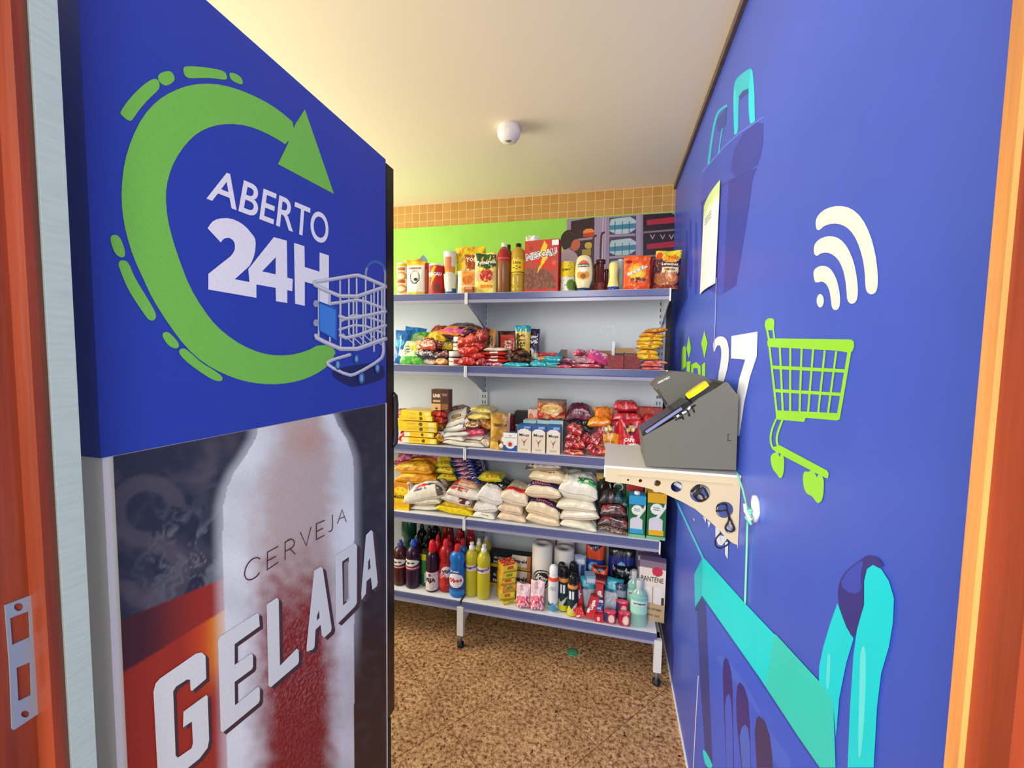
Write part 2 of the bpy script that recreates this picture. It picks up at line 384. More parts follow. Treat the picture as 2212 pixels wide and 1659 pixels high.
pr.poly(c6([(1010,980),(1030,990),(1020,1200),(1000,1195)]), '66e8ea', sm=2)
pr.poly(c6([(1068,660),(1080,560),(1130,490),(1200,440),(1250,405),(1310,420),(1350,480),(1290,470),(1240,490),(1222,560),(1225,700),(1195,820),(1165,905),(1110,810)]), '3b3485', sm=1)
pr.poly(c6([(1080,580),(1130,500),(1200,445),(1225,440),(1205,520),(1215,620),(1150,640)]), '4350b8', sm=1)
pr.poly(c6([(1130,1659),(1145,1300),(1165,1000),(1185,850),(1228,700),(1228,560),(1245,490),(1280,465),(1330,490),(1375,560),(1405,660),(1400,800),(1375,950),(1330,1100),(1305,1300),(1285,1659)]), CYN)
pr.poly(c6([(1205,950),(1240,940),(1235,1300),(1210,1600),(1190,1600),(1200,1200)]), '6ceef0', sm=2)
# joins between the vinyl sheets
pr.line([(1549,600),(1546,700),(1543,760)], 1.4, 'a8bdf5', round_=False); pr.line([(1510,1460),(1504,1560),(1499,1659)], 1.8, 'dfe8ff', round_=False)
pr.mb.build('mural_print', M_VINYL, bpy.data.objects['wall_right'])

# printed banner on the back wall behind the shelves
def wallB(x, y, t): p = at(x, y, 1, YB-.0052); return (p.x, YB-.0052-t, p.z)
bn = thing('wall_banner', 'green printed banner with a cartoon shop picture on the tiled back wall', 'banner', (-.9, YB-.002, 1.5))
def rel(o, f): return lambda x, y, t: tuple(Vector(f(x, y, t))-o.location)
mb = MB().box((-1.5, -.003, -1.45), (XR+.9-.001, 0, .722), '9bd954'); mb.build('sheet', M_VINYL, bn)
pr = Print(rel(bn, wallB)); k = lambda p: crop(1140, 440, 6.144, p)
pr.poly(k([(520,205),(1955,112),(1965,1300),(500,1300)]), '9d8ba3')
pr.poly(k([(575,235),(885,180),(880,1200),(560,1200)]), '3a2326')
pr.poly(k([(735,340),(880,325),(885,440),(735,440)]), 'ee8b45', sm=1); pr.poly(k([(735,395),(882,375),(885,440),(735,440)]), 'c84428')
pr.poly(k([(670,465),(880,440),(880,470),(670,495)]), 'a58f98')
pr.poly(k([(755,520),(850,505),(848,600),(760,595)]), 'c9ae3c', sm=1); pr.poly(k([(720,610),(840,600),(840,690),(720,680)]), 'a58a34')
for x in (905, 935, 965, 1000, 1035): pr.line(k([(x,180),(x-20,1000)]), 2.5, ['b9a5c6', 'cbb9d6', 'ab98bb'][x % 3], round_=False)
pr.line(k([(870,900),(868,470),(885,430),(905,425)]), 4.5, '4a2430', sm=1); pr.line(k([(965,720),(975,430),(990,390),(1015,382)]), 4.5, '4a2430', sm=1)
pr.poly(k([(1085,190),(1440,160),(1430,1200),(1075,1200)]), '51405f')
for y in (0, 285, 560):
    pr.poly(k([(1090,225+y),(1120,200+y),(1440,165+y),(1430,390+y),(1085,410+y)]), 'b4cbd2', sm=1)
    pr.poly(k([(1088,290+y),(1438,258+y),(1436,325+y),(1086,350+y)]), '3f86a8')
    for x in (1160, 1255, 1350): pr.line(k([(x,235+y),(x-4,395+y)]), 1.6, '2c4f6a', round_=False)
    pr.poly(k([(1080,415+y),(1430,395+y),(1430,425+y),(1080,445+y)]), 'a492ae')
pr.poly(k([(1440,150),(1500,145),(1500,1200),(1430,1200)]), 'a895b2')
pr.poly([(1389,464),(1449,460),(1457,464),(1457,1400),(1389,1400)], '2a1a2c', sm=0)  # dark picture column; below the shelf top it paints the gap's shade
for y in (0, 320, 640):
    pr.poly(k([(1580,220+y),(1945,175+y),(1945,255+y),(1580,285+y)]), 'b3283e')
    pr.poly(k([(1535,370+y),(1945,335+y),(1945,360+y),(1535,395+y)]), '8a7286')
    for x in (1650, 1785, 1900): pr.line(k([(x-25,410+y),(x+5,465+y),(x+35,410+y)]), 2, 'b9a3ab', round_=False)
# child with dark hair looking at the shelf, part of the picture
pr.poly(k([(440,650),(500,590),(640,640),(680,760),(660,1000),(430,1000)]), 'b59aa8', sm=1)
pr.poly(k([(575,520),(640,460),(690,490),(700,560),(660,620),(600,630),(570,590)]), 'c5654a', sm=2)
pr.poly(k([(430,490),(450,410),(520,345),(600,350),(650,400),(680,440),(640,470),(590,500),(570,580),(520,600),(480,620),(450,560)]), '33201d', sm=2)
pr.line(k([(500,400),(560,370),(620,420)]), 1.5, '5c4238', sm=1)
pr.mb.build('picture', M_VINYL, bn)
pr = Print(rel(bn, wallB)); pr.poly(crop(840, 440, 6.506, [(430,770),(485,718),(540,790),(540,830),(430,830)]), '6a7f9a')
pr.poly(k([(-5,430),(30,418),(110,450),(125,470),(0,470)]), 'e8f0e0', sm=1); pr.mb.build('arrow_print', M_VINYL, bn)

# wall around the doorway and its wooden frame
WL = 'dfe9e6'
mb = MB().box((-2.7, .10, 0), (-.545, .262, H_C), WL).box((.24, .10, 0), (.9, .262, H_C), WL).box((-.545, .10, 2.3), (.24, .262, H_C), WL)
struct('wall_front', mb, M_PAINT)
struct('trim_2', MB().box((-.56, .2635, 0), (-.5, .2825, H_C-.001), 'a9bab6'), M_BRUSH, label='pale grey-green plaster edge beside the left door jamb')
WD = '803318'
def prof(name, pts, z0, z1):
    mb = MB(); mb.prism(pts, lambda x, y, t: (x, y, t), z0, z1, WD); return mb
fr = struct('door_1', MB().box((-.56, .10, 2.2), (.25, .2635, 2.3), WD), M_WOOD, label='varnished reddish wooden door frame')
prof('l', [(-.55,.10),(-.515,.10),(-.515,.248),(-.507,.2495),(-.5,.2515),(-.5,.258),(-.503,.2632),(-.55,.2632)], 0, 2.2).build('left_jamb', M_WOOD, fr)
prof('r', [(.25,.10),(.212,.10),(.212,.222),(.202,.232),(.2012,.2365),(.2005,.238),(.1945,.2385),(.193,.252),(.192,.2585),(.192,.2635),(.196,.2665),(.25,.2665)], 0, 2.2).build('right_jamb', M_WOOD, fr)
MB().box((.1893, .2585, 0), (.196, .2672, 2.2), 'c98446').build('lit_edge', M_WOOD, fr, label='pale edge of the right jamb with sunlight painted in')  # sunlight on the jamb's chamfer, painted as a paler strip
# strike plate on the left jamb
def jamb(x, y, t): p = at(x, y, 0, -.5145); return (-.5145+t, p.y, p.z)
cs = lambda p: crop(0, 1240, 3.961, p)
mb = MB(); outl = cs([(35,265),(270,175),(272,225),(345,235),(370,300),(372,465),(290,515),(300,740),(325,900),(325,1190),(110,1333),(95,1320),(75,800)])
h1 = cs([(78,375),(240,315),(250,535),(95,605)]); h2 = cs([(132,800),(252,750),(260,1030),(148,1085)])
el = lambda cx, cy, rx, ry, n=12: cs([(cx+rx*math.cos(2*math.pi*i/n), cy+ry*math.sin(2*math.pi*i/n)) for i in range(n)])
mb.prism(outl, jamb, 0, .0015, 'a9b6c0', [h1, h2, el(152,280,42,34), el(208,1195,38,30)])
mb.build('strike_plate', mat('dull_zinc', .4, metal=.6, bump=.1, scale=60), fr, label='dull zinc strike plate with two square holes')

# dome motion sensor on the ceiling
ms = thing('motion_sensor', 'small round white motion sensor on the ceiling', 'sensor', (-.43, 1.655, H_C))
mb = MB(); mb.lathe([(.004, -.060, 'ece8e2'), (.022, -.0585, 'f2eee8'), (.034, -.052, 'f2eee8'), (.044, -.038, 'f2eee8'), (.048, -.022, 'f2eee8'), (.046, -.006, 'f2eee8'), (.044, 0, 'e4ded6')], 32); mb.build('housing', M_PLAS, ms)
mb = MB(); mb.lathe([(.001, .0005, '77716c'), (.011, .0, '8a8480'), (.016, -.003, 'efebe6'), (.018, -.009, 'efebe6')][::-1], 24)
o = mb.build('lens', M_PLAS, ms, (.002, -.018, -.0585)); o.rotation_euler = (math.pi+math.radians(-24), 0, 0)

# paper notice taped to the blue wall (its square code is left blank)
pn = MB(); q = [(1521,441),(1555,398),(1547,617),(1513,636)]
P = [at(x, y, 0, XR-.002) for x, y in q]; oc = P[3]
sh = thing('paper_notice', 'white paper notice with a pale green heading taped high on blue wall', 'notice', tuple(oc))
ya, yb_, za, zb = P[1].y-oc.y, 0, P[3].z-oc.z, P[0].z-oc.z
ya = (P[1].y+P[2].y)/2-oc.y; zb = (P[0].z+P[1].z)/2-oc.z
N = 10
P_ = [[(-.002-.006*math.sin(math.pi*i/N), ya*i/N, zb*j/N) for i in range(N+1)] for j in range(N+1)]
C_ = [[('cfe6a0' if j >= 9 else 'f6f8f2') for i in range(N+1)] for j in range(N+1)]
MB().grid(P_, C_).grid([[(x+.001, y, z) for x, y, z in r] for r in P_], C_, flip=True).build('sheet', M_CARD, sh)
mb = MB()
for j in range(3): mb.box((-.0095, ya*.7, zb*(.78-.03*j)), (-.009, ya*.28, zb*(.79-.03*j)), 'b9c8b0')
mb.build('printed_lines', M_CARD, sh)

# ================================================================== the upright cooler on the left
XF = -.575; FY0, FY1 = .343, .966; ZS = 1.305; FT = 1.93
fz = thing('upright_cooler', 'tall drinks cooler seen from its side, blue vinyl above and a beer picture below', 'fridge', (-.9, .65, 0))
ro = lambda v: (v[0]+.9, v[1]-.65, v[2])
def fbox(a, b, col, mb=None): return (mb or MB()).box(ro(a), ro(b), col)
mb = fbox((-1.2, FY0+.003, .05), (XF-.003, FY1, FT-.003), 'f4f4f0'); mb.build('body', M_STEEL, fz)
mb = MB()
for x in (-1.15, -.63):
    for y in (FY0+.05, FY1-.07): mb.box(ro((x-.02, y-.02, 0)), ro((x+.02, y+.02, .05)), '181818')
mb.build('base_feet', M_RUB, fz)
# vinyl sheets: two walls of the body (side and back)
BW = '2840ac'
mb = MB(); mb.box(ro((-1.203, FY0, ZS)), ro((XF-.0026, FY0+.0025, FT)), BW).box(ro((XF-.0025, FY0, ZS)), ro((XF, FY1, FT)), BW); mb.build('blue_wrap', M_WRAP, fz)
# beer picture
def sstep(a, b, x): t = min(max((x-a)/(b-a), 0), 1); return t*t*(3-2*t)
def lerp(a, b, t): return tuple(p+(q-p)*t for p, q in zip(a, b))
LB = [(558,900),(556,935),(552,948),(529,987),(505,1022),(490,1057),(482,1095),(481,1165),(486,1325),(492,1659)]
RB = [(716,880),(719,891),(731,920),(750,951),(762,987),(765,1022),(765,1165),(765,1659)]
def ix(tab, y):
    if y <= tab[0][1]: return tab[0][0]
    for (x0, y0), (x1, y1) in zip(tab, tab[1:]):
        if y <= y1: return x0+(x1-x0)*(y-y0)/(y1-y0)
    return tab[-1][0]
_c = {k: L(v) for k, v in dict(dark='2b2d40', smoke='5c5660', red='a5301c', or_='e0531c', yel='e8a32a', br='3a2220', whi='d4d6d8', pink='c6b2aa', dred='8c1812', band='4a2228', grey='d8dadb', rt='2a2a3a', hz='f0f2f4').items()}
def beer(x, y):
    n1 = noise.noise((x*.012, y*.012, 1.3)); n2 = noise.noise((x*.045, y*.045, 5.1)); n3 = noise.noise((x*.25, y*.25, 9)); n4 = noise.noise((x*.6, y*.6, 2))
    l, r = ix(LB, y), ix(RB, y)
    # ground on the left: dark, then two slanting bands
    b1 = 1345-(x-245)*.40; b2 = 1461-(x-253)*.62
    c = lerp(_c['dark'], _c['smoke'], max(0, n1*1.1+n2*.35)*.8)
    sm = max(0, 1-abs(noise.noise((x*.02+n2*1.2, y*.014-n2, 3.3)))*5)*sstep(1050, 1180, y)*sstep(250, 420, x)*.32
    c = lerp(c, _c['hz'], sm*.5)
    # ghost of a big letter S
    for (ex, ey, rx, ry, half) in ((318, 1105, 66, 62, 0), (330, 1240, 62, 62, 1)):
        d = math.hypot((x-ex)/rx, (y-ey)/ry)
        if abs(d-1) < .36 and ((half == 0 and not (x > ex+8 and y > ey-10)) or (half == 1 and not (x < ex-10 and y < ey+14))): c = lerp(c, _c['smoke'], .55*(1-sstep(.22, .36, abs(d-1))))
    if x < 470 and y < 1080: c = lerp(c, _c['smoke'], .45*(1-sstep(0, 8, abs(abs(y-(1045-(x-430)*.35))-14)))*sstep(425, 440, x))
    k = sstep(-2, 2, y-b1); c = lerp(c, lerp(_c['band'], _c['red'], sstep(300, 470, x)), k)
    k = sstep(-2, 2, y-b2); glow = sstep(380, 470, x)*(1-sstep(60, 190, y-b2)); c = lerp(c, lerp(lerp(_c['red'], _c['or_'], glow), _c['yel'], glow*sstep(430, 490, x)), k)
    if x > r-30: c2 = lerp(_c['rt'], _c['br'], sstep(1150, 1450, y)); c2 = lerp(c2, _c['smoke'], max(0, n2)*.35); c = c2 if x > r-6 else c
    # frost around the bottle
    hl = 1-sstep(0, 30, l-x); c = lerp(c, _c['hz'], (.5 if x > l-30 and x < l+2 else 0)*hl)
    hr = 1-sstep(0, 22, x-r); c = lerp(c, _c['hz'], (.35 if x > r-2 else 0)*hr*(1-sstep(1300, 1500, y)))
    if l <= x <= r:
        u = (x-l)/(r-l)
        core = lerp(_c['pink'], _c['dred'], sstep(1180, 1400, y+n2*55+u*60))
        core = lerp(core, L('cb9a8a'), max(0, 1-math.hypot((x-665)/55, (y-950)/50))*.8)
        edge = max(1-sstep(.10, .42, u+n2*.05), sstep(.72, .93, u+n2*.04)*(1-.15*sstep(1200, 1500, y)))
        low = sstep(1300, 1560, y)
        edge = edge*(1-.0*low)
        c = lerp(core, lerp(_c['grey'], _c['hz'], .5+n1), min(1, edge))
        c = lerp(c, _c['hz'], max(0, n3*.5+n4*.35)*(.28+.35*sstep(1230, 1400, y)*(1-sstep(1450, 1600, y))))
        if u < .12 and y > 1500: c = lerp(c, _c['hz'], .4)
    return c
def fside(x, y, t): p = at(x, y, 0, XF+.0002); return ro((XF+.0002+t, p.y, p.z))
from mathutils import Matrix as _M
def pix(P):
    d = Vector(P)-CAM; q = d.dot(FW); return CX+FPX*d.dot(RT)/q, CY-FPX*d.dot(UP)/q
y0, y1 = FY0+.012, FY1-.004; NY, NZ = 230, 400; zlow = .27
Pg, Cg = [], []
for j in range(NZ+1):
    z = zlow+(ZS-.001-zlow)*j/NZ; rp, rc = [], []
    for i in range(NY+1):
        y = y0+(y1-y0)*(i/NY); rp.append(ro((XF, y, z))); rc.append(beer(*pix((XF, y, z))))
    Pg.append(rp); Cg.append(rc)
mb = MB().grid(Pg, Cg, smooth=False)
Pl = [[ro((XF, y0+(y1-y0)*i/4, .1+(zlow-.1)*j/4)) for i in range(5)] for j in range(5)]
mb.grid(Pl, [[lerp(_c['dred'], _c['br'], abs(i-2)/2) for i in range(5)] for j in range(5)])
mb.build('beer_picture', M_WRAP, fz)
fbox((XF-.003, FY1-.004, .1), (XF+.0008, FY1, ZS), 'e8e8ea').build('edge_strip', M_STEEL, fz)
# ink on the blue sheet
pr = Print(fside)
a1 = lambda p: crop(0, 0, 2.572, p); a2 = lambda p: crop(0, 520, 2.572, p); a3 = lambda p: crop(0, 1014, 2.572, p)
GR = '79c64e'; WH = 'efedf3'
ring = a1([(1648,697),(1550,612),(1440,545),(1300,487),(1180,463),(1060,470),(960,505),(870,560),(790,650),(730,770),(690,900),(673,1050),(678,1180),(700,1300),(740,1430),(800,1560)])+a2([(850,330),(940,470),(1030,590),(1130,680),(1240,740),(1350,780),(1460,797),(1560,797),(1660,780),(1750,745),(1830,690),(1875,600),(1780,572),(1700,615),(1600,638),(1500,636),(1400,608),(1300,555),(1200,475),(1120,370),(1050,250),(1000,120)])+a1([(960,1337),(930,1220),(918,1080),(935,980),(970,890),(1030,800),(1100,735),(1180,700),(1270,687),(1370,697),(1470,735),(1560,785),(1590,808)])
pr.poly(ring, GR, sm=1)
pr.poly(a1([(1640,690),(1693,607),(1855,1078),(1543,912),(1594,808)]), GR)
for d in ([(670,615),(720,545),(790,475),(845,438),(875,440),(888,470),(880,500),(830,545),(780,600),(745,650),(730,672),(710,670),(690,655),(668,635)], [(875,425),(890,405),(930,393),(955,400),(970,430),(965,455),(925,478),(900,470),(880,450)],
          [(1017,390),(1020,370),(1060,367),(1150,375),(1220,388),(1250,400),(1262,430),(1255,445),(1200,437),(1130,433),(1060,437),(1035,430),(1020,410)], [(1272,415),(1278,402),(1310,410),(1340,430),(1350,460),(1340,472),(1300,455),(1280,440)], [(612,1335),(615,1310),(635,1303),(660,1312),(680,1350),(695,1400),(690,1430),(665,1430),(640,1410),(625,1380)]):
    pr.poly(a1(d), GR, sm=1)
for d in ([(655,130),(665,110),(690,108),(715,125),(740,190),(780,260),(830,340),(868,410),(860,440),(835,445),(815,430),(760,350),(710,270),(680,200),(665,160)], [(900,530),(905,510),(930,505),(960,530),(990,565),(994,590),(975,600),(945,590),(920,565)], [(990,620),(1000,600),(1025,597),(1060,625),(1120,680),(1190,720),(1235,755),(1235,775),(1215,783),(1170,768),(1090,715),(1020,660)]):
    pr.poly(a2(d), GR, sm=1)
def text_on(pr, s, c00, c10, c01, c11, col, bold=0):
    """text stretched over the quad bottom-left, bottom-right, top-left, top-right (photo pixels of the print)"""
    v, f, _ = text2d(s, bold, 0, 6); pr.t += pr.step; A = [pr.place(x, y, pr.t) for x, y in (c00, c10, c01, c11)]; A = [Vector(a) for a in A]
    pr.mb.add([tuple((A[0]*(1-u)+A[1]*u)*(1-w_)+(A[2]*(1-u)+A[3]*u)*w_) for u, w_ in v], f, col)
text_on(pr, 'ABERTO', (445,430), (708,531), (462,361), (710,466), WH, .012)
pr.poly(a2([(1156,184),(1156,271),(1423,317),(1423,237),(1303,214),(1385,140),(1398,116),(1408,90),(1415,63),(1418,35),(1419,14),(1416,-10),(1408,-25),(1395,-41),(1375,-66),(1350,-89),(1322,-107),(1290,-120),(1258,-126),(1225,-124),(1202,-119),(1180,-107),(1165,-90),(1152,-69),(1225,10),(1234,-3),(1245,-12),(1260,-16),(1275,-15),(1289,-6),(1300,8),(1304,27),(1303,48),(1294,68),(1280,86)]), WH)
pr.poly(a2([(1520,-20),(1592,0),(1595,205),(1625,213),(1622,281),(1595,274),(1595,346),(1532,336),(1530,262),(1385,236),(1378,158)]), WH, holes=[a2([(1530,92),(1530,187),(1455,170)])])
pr.poly(a2([(1632,12),(1690,30),(1692,146),(1774,172),(1774,65),(1826,82),(1826,372),(1774,360),(1774,252),(1692,228),(1692,362),(1638,350)]), WH)
# wire trolley picture
a7 = lambda p: crop(660, 540, 5.53, p)
def tb(pts, w, sm=0, c='b2b4bb'): pr.line(a7(pts), w/5.53, c, sm); pr.line([(x-.1*w/5.53, y-.18*w/5.53) for x, y in a7(pts)], w*.45/5.53, 'dcdee3' if c == 'b2b4bb' else 'cfe0ff', sm, False)
pr.poly(a7([(280,1480),(420,1400),(900,1330),(960,1480),(900,1560),(600,1640),(480,1620)]), '18225e', sm=2)
pr.line(a7([(715,330),(720,230),(760,160),(830,130),(900,160),(950,230),(945,420)]), 5, '8e9bb8', 2); pr.line(a7([(735,200),(770,150),(830,130),(900,150),(948,230)]), 5.2, '2f68b0', 2)
for x, t, bt in ((410,370,780),(515,350,760),(607,340,740),(715,330,720),(815,400,960)): tb([(x,t),(x,bt+250)], 22)
tb([(300,640),(520,610),(640,590),(940,700)], 38, 1); tb([(400,950),(640,880),(940,1000)], 30, 1); tb([(420,850),(600,760),(930,860)], 30, 1)
for x in (500, 580, 660, 740, 820): tb([(x-60,1000),(x+80,1130)], 14)
tb([(945,430),(640,300),(570,305),(100,385)], 44, 1)
for x, t, bt in ((150,440,1040),(285,500,1100),(412,590,1160),(565,600,1180),(682,570,1130),(778,540,1090),(858,500,1060),(905,480,1040),(935,460,1020)): tb([(x,t),(x,bt)], 22)
tb([(100,385),(110,430),(500,590),(945,440)], 46, 1)
for y in (640, 870): pr.disc(*a7([(115,y)])[0], 6, 7.5, 'a0a4b0')
tb([(400,790),(500,830),(945,735)], 42, 1); tb([(405,1020),(500,1060),(945,900)], 42, 1)
tb([(115,1020),(130,1060),(500,1220),(945,1060)], 50, 1)
pr.poly(a7([(148,610),(365,690),(365,1085),(148,965)]), '2a66bd'); pr.poly(a7([(160,640),(350,715),(345,1060),(165,955)]), '3f86dc'); pr.line(a7([(155,625),(360,705)]), 2, '1f4f9c')
tb([(920,1110),(925,1230),(890,1310),(600,1480),(500,1500),(260,1380),(250,1330),(520,1250)], 38, 1)
for x, y, r in ((600,1300,30),(375,1370,34),(660,1530,38),(850,1410,32)):
    pr.disc(*a7([(x,y)])[0], r/5.53, r*1.9/5.53, '2c5a9c'); pr.disc(*a7([(x,y)])[0], r*.5/5.53, r*1.2/5.53, '7fb0dd')
pr.mb.build('blue_sheet_print', M_WRAP, fz)
# beer lettering
pr = Print(fside); pr.t = .0006
DKL = '4a3236'; LT = 'e4e6e4'
G_ = [(848,1235),(860,1188),(885,1160),(1085,1022),(1118,1016),(1138,1035),(1142,1162),(1062,1230),(1054,1222),(1052,1168),(1035,1166),(975,1205),(958,1232),(972,1590),(985,1600),(1060,1548),(1068,1520),(1062,1400),(1013,1432),(1015,1345),(1142,1252),(1150,1260),(1158,1500),(1150,1545),(1105,1605),(1000,1690),(872,1690)]
E_ = [(1207,950),(1222,925),(1425,797),(1435,805),(1440,870),(1300,970),(1300,1085),(1395,1020),(1402,1035),(1402,1095),(1395,1110),(1300,1180),(1302,1310),(1430,1205),(1440,1215),(1440,1280),(1432,1298),(1235,1460),(1222,1450)]
L_ = [(1478,750),(1535,712),(1545,722),(1552,1090),(1645,995),(1656,1003),(1658,1065),(1650,1082),(1500,1210),(1488,1200)]
A_ = [(1742,562),(1778,540),(1790,550),(1840,880),(1835,900),(1797,935),(1785,920),(1778,862),(1750,890),(1744,985),(1735,1000),(1700,1012),(1700,985)]
D_ = [(1860,480),(1970,410),(1981,425),(1980,740),(1968,762),(1875,855),(1863,842)]
A2_ = [(2030,365),(2058,336),(2068,345),(2096,630),(2090,650),(2065,668),(2058,600),(2034,620),(2030,690),(2006,725),(2004,690)]
hole = {id(A_): [[(1758,812),(1770,782),(1772,825),(1757,838)]], id(D_): [[(1898,512),(1935,486),(1938,722),(1903,756)]], id(A2_): [[(2043,512),(2052,492),(2056,548),(2043,560)]]}
for q in (G_, E_, L_, A_, D_, A2_):
    for k in range(6): pr.poly(a3([(x+4+k*3.2, y+2+k*2.2) for x, y in q]), ['7d6a68', DKL][k % 2], holes=[a3([(x+4+k*3.2, y+2+k*2.2) for x, y in h]) for h in hole.get(id(q), [])])
for q in (G_, E_, L_, A_, D_, A2_): pr.poly(a3(q), LT, holes=[a3(h) for h in hole.get(id(q), [])])
random.seed(4)
for _ in range(46):
    q = random.choice((G_, E_, L_, D_)); x, y = random.choice(q); x += random.uniform(8, 40); y += random.uniform(5, 30)
pr.poly(a3([(1908,520),(1930,504),(1932,716),(1910,738)]), '97898c')
for s_, (bx, by, w_, h_, bx2, by2) in {'C': (1353,617,0,0,1440,580)}.items(): pass
TX = '4d2027'
def ln(p, w=2.0): pr.line(a3(p), w, TX, round_=True)
pr.line(a3([(1440,497),(1425,488),(1395,498),(1368,530),(1354,570),(1357,600),(1375,615),(1400,610),(1425,592),(1437,575)]), 2.3, TX, 1)
ln([(1540,428),(1482,460),(1480,558),(1540,517)]); ln([(1481,508),(1530,482)])
ln([(1580,500),(1580,405),(1615,385)]); pr.line(a3([(1580,405),(1610,385),(1632,395),(1632,420),(1612,440),(1580,455)]), 2, TX, 1); ln([(1608,442),(1636,470)])
ln([(1665,350),(1698,425),(1724,322)], 1.9)
ln([(1800,283),(1754,303),(1754,390),(1798,366)], 1.9); ln([(1754,346),(1790,327)], 1.9)
pr.line(a3([(1843,252),(1845,325),(1838,342),(1822,346)]), 1.8, TX, 1)
ln([(1872,300),(1897,225),(1920,290)], 1.7); ln([(1881,275),(1911,263)], 1.5)
pr.mb.build('beer_lettering', M_WRAP, fz)
# the door at the far side, with its handle
fbox((-1.2, FY1+.006, 1.43-1.02), (XF-.002, FY1+.042, FT-.006), '0b0b0d').build('door', M_PLAS, fz)
dr = [o for o in fz.children if o.name == 'door'][0]
mb = MB(); zt, zb = at(848, 853, 0, XF+.004).z, at(848, 965, 0, XF+.004).z
mb.tube([ro(p) for p in [(XF-.006, FY1+.040, zt), (XF-.003, FY1+.047, zt-.006), (XF-.002, FY1+.050, zt-.03), (XF-.004, FY1+.049, (zt+zb)/2), (XF-.002, FY1+.050, zb+.03), (XF-.003, FY1+.047, zb+.006), (XF-.006, FY1+.040, zb)]], .009, '2b2b2e', 10)
mb.build('handle', M_RUB, dr)
fbox((-1.2, FY1+.001, .06), (XF-.006, FY1+.03, .395), '231c18').build('base_grille', M_RUB, fz)

# ================================================================== the gondola shelving
SX0, SX1, SX2 = -1.60, -.68, .24; SYF, SYB = 1.865, 2.158
SH = [1.736, 1.387, .983, .628, .232]; BYF = 1.822
gd = thing('gondola_shelving', 'white and lavender steel gondola shelving holding the groceries', 'shelf', (-.68, 2.1, 0))
go = Vector((-.68, 2.1, 0)); rg = lambda x, y, z: (x-go.x, y-go.y, z-go.z)
def gbox(mb, a, b, c): return mb.box(rg(*a), rg(*b), c)
STW = 'cfd6dc'
for sx in (SX0, SX1):
    mb = MB()
    for z0, z1 in ((.10, .5), (.5003, .90), (.9003, 1.30), (1.3003, 1.735)): gbox(mb, (sx+.018, 2.168, z0), (sx+.902, 2.176, z1), STW)
    # small round embossing of the panels
    for z in (.42, .80, 1.19, 1.60):
        for k in range(8):
            a = k*math.pi/4; cx, cz = sx+.66+.035*math.cos(a), z-.02+.022*math.sin(a)
            mb.lathe([(.009, 0, STW), (.006, .0015, 'd8dee2'), (.001, .002, 'd8dee2')], 8, caps=False) if False else mb.add([rg(cx+.009*math.cos(q), 2.1672, cz+.009*math.sin(q)) for q in [i*math.pi/4 for i in range(8)]], [tuple(range(8))], 'd6dcdf')
    mb.build('back_panel', M_STEEL, gd)
for px_ in (SX0, SX1, SX2):
    mb = MB(); gbox(mb, (px_-.02, 2.160, .04), (px_+.02, 2.20, 1.735), 'd3d8dc')
    for i in range(52):
        z = .12+i*.031
        for dx in (-.008, .006): gbox(mb, (px_+dx-.002, 2.1592, z), (px_+dx+.002, 2.1603, z+.016), '1c1d22')
    mb.build('post', M_STEEL, gd)
    mb = MB(); gbox(mb, (px_-.016, BYF-.012, .06), (px_+.016, BYF+.012, .205), 'e4e4de'); gbox(mb, (px_-.014, BYF+.012, .12), (px_+.014, 2.16, .2), 'd9dad6')
    mb.prism([(BYF+.012, .06), (BYF+.06, .2), (BYF+.012, .2)], lambda x, y, t: rg(t, x, y), px_-.012, px_+.012, 'dcdcd8')
    ft = mb.build('base_foot', M_STEEL, gd)
    mb = MB(); mb.lathe([(.017, 0, '16161a'), (.017, .018, '16161a'), (.008, .022, '16161a'), (.008, .061, '8a8a8a')], 14); mb.build('levelling_foot', M_RUB, ft, rg(px_, BYF, 0))
for i, z in enumerate(SH):
    yf = SYF if i < 4 else BYF
    for sx in (SX0, SX1):
        mb = MB(); a, c = sx+.006, sx+.914
        gbox(mb, (a, yf, z-.004), (c, SYB+.005, z), 'e4e7ea'); gbox(mb, (a, yf, z-.046), (c, yf+.004, z-.004), 'b9bdcc')
        gbox(mb, (a, yf+.004, z-.046), (c, yf+.022, z-.043), 'c9ccd8'); gbox(mb, (a+.1, 2.06, z-.02), (c-.1, 2.075, z-.004), 'cdd3d8')
        sh_ = mb.build('shelf', M_STEEL, gd)
        mb = MB(); mb.prism([(yf-.0005, z-.001), (yf-.006, z-.003), (yf-.005, z-.028), (yf-.0085, z-.032), (yf-.0005, z-.034)], lambda x, y, t: rg(t, x, y), a, c, '5e6594')
        mb.prism([(yf-.0005, z-.034), (yf-.0085, z-.033), (yf-.0075, z-.047), (yf-.0005, z-.047)], lambda x, y, t: rg(t, x, y), a, c, 'a0a1ba')
        mb.build('price_rail', M_PLAS, sh_)
    if i < 4:
        for px_, dx in ((SX0, .004), (SX1, -.004), (SX1, .004), (SX2, -.004)):
            mb = MB(); mb.prism([(yf-.004, z-.001), (yf-.004, z-.05), (yf+.02, z-.052), (yf+.17, z-.10), (2.162, z-.15), (2.162, z-.001)], lambda x, y, t: rg(t, x, y), px_+dx-.0015, px_+dx+.0015, 'c3c9d0')
            gbox(mb, (px_+dx-.003, yf-.011, z-.054), (px_+dx+.003, yf-.004, z+.001), 'eef0f4')
            mb.build('bracket', M_STEEL, gd)

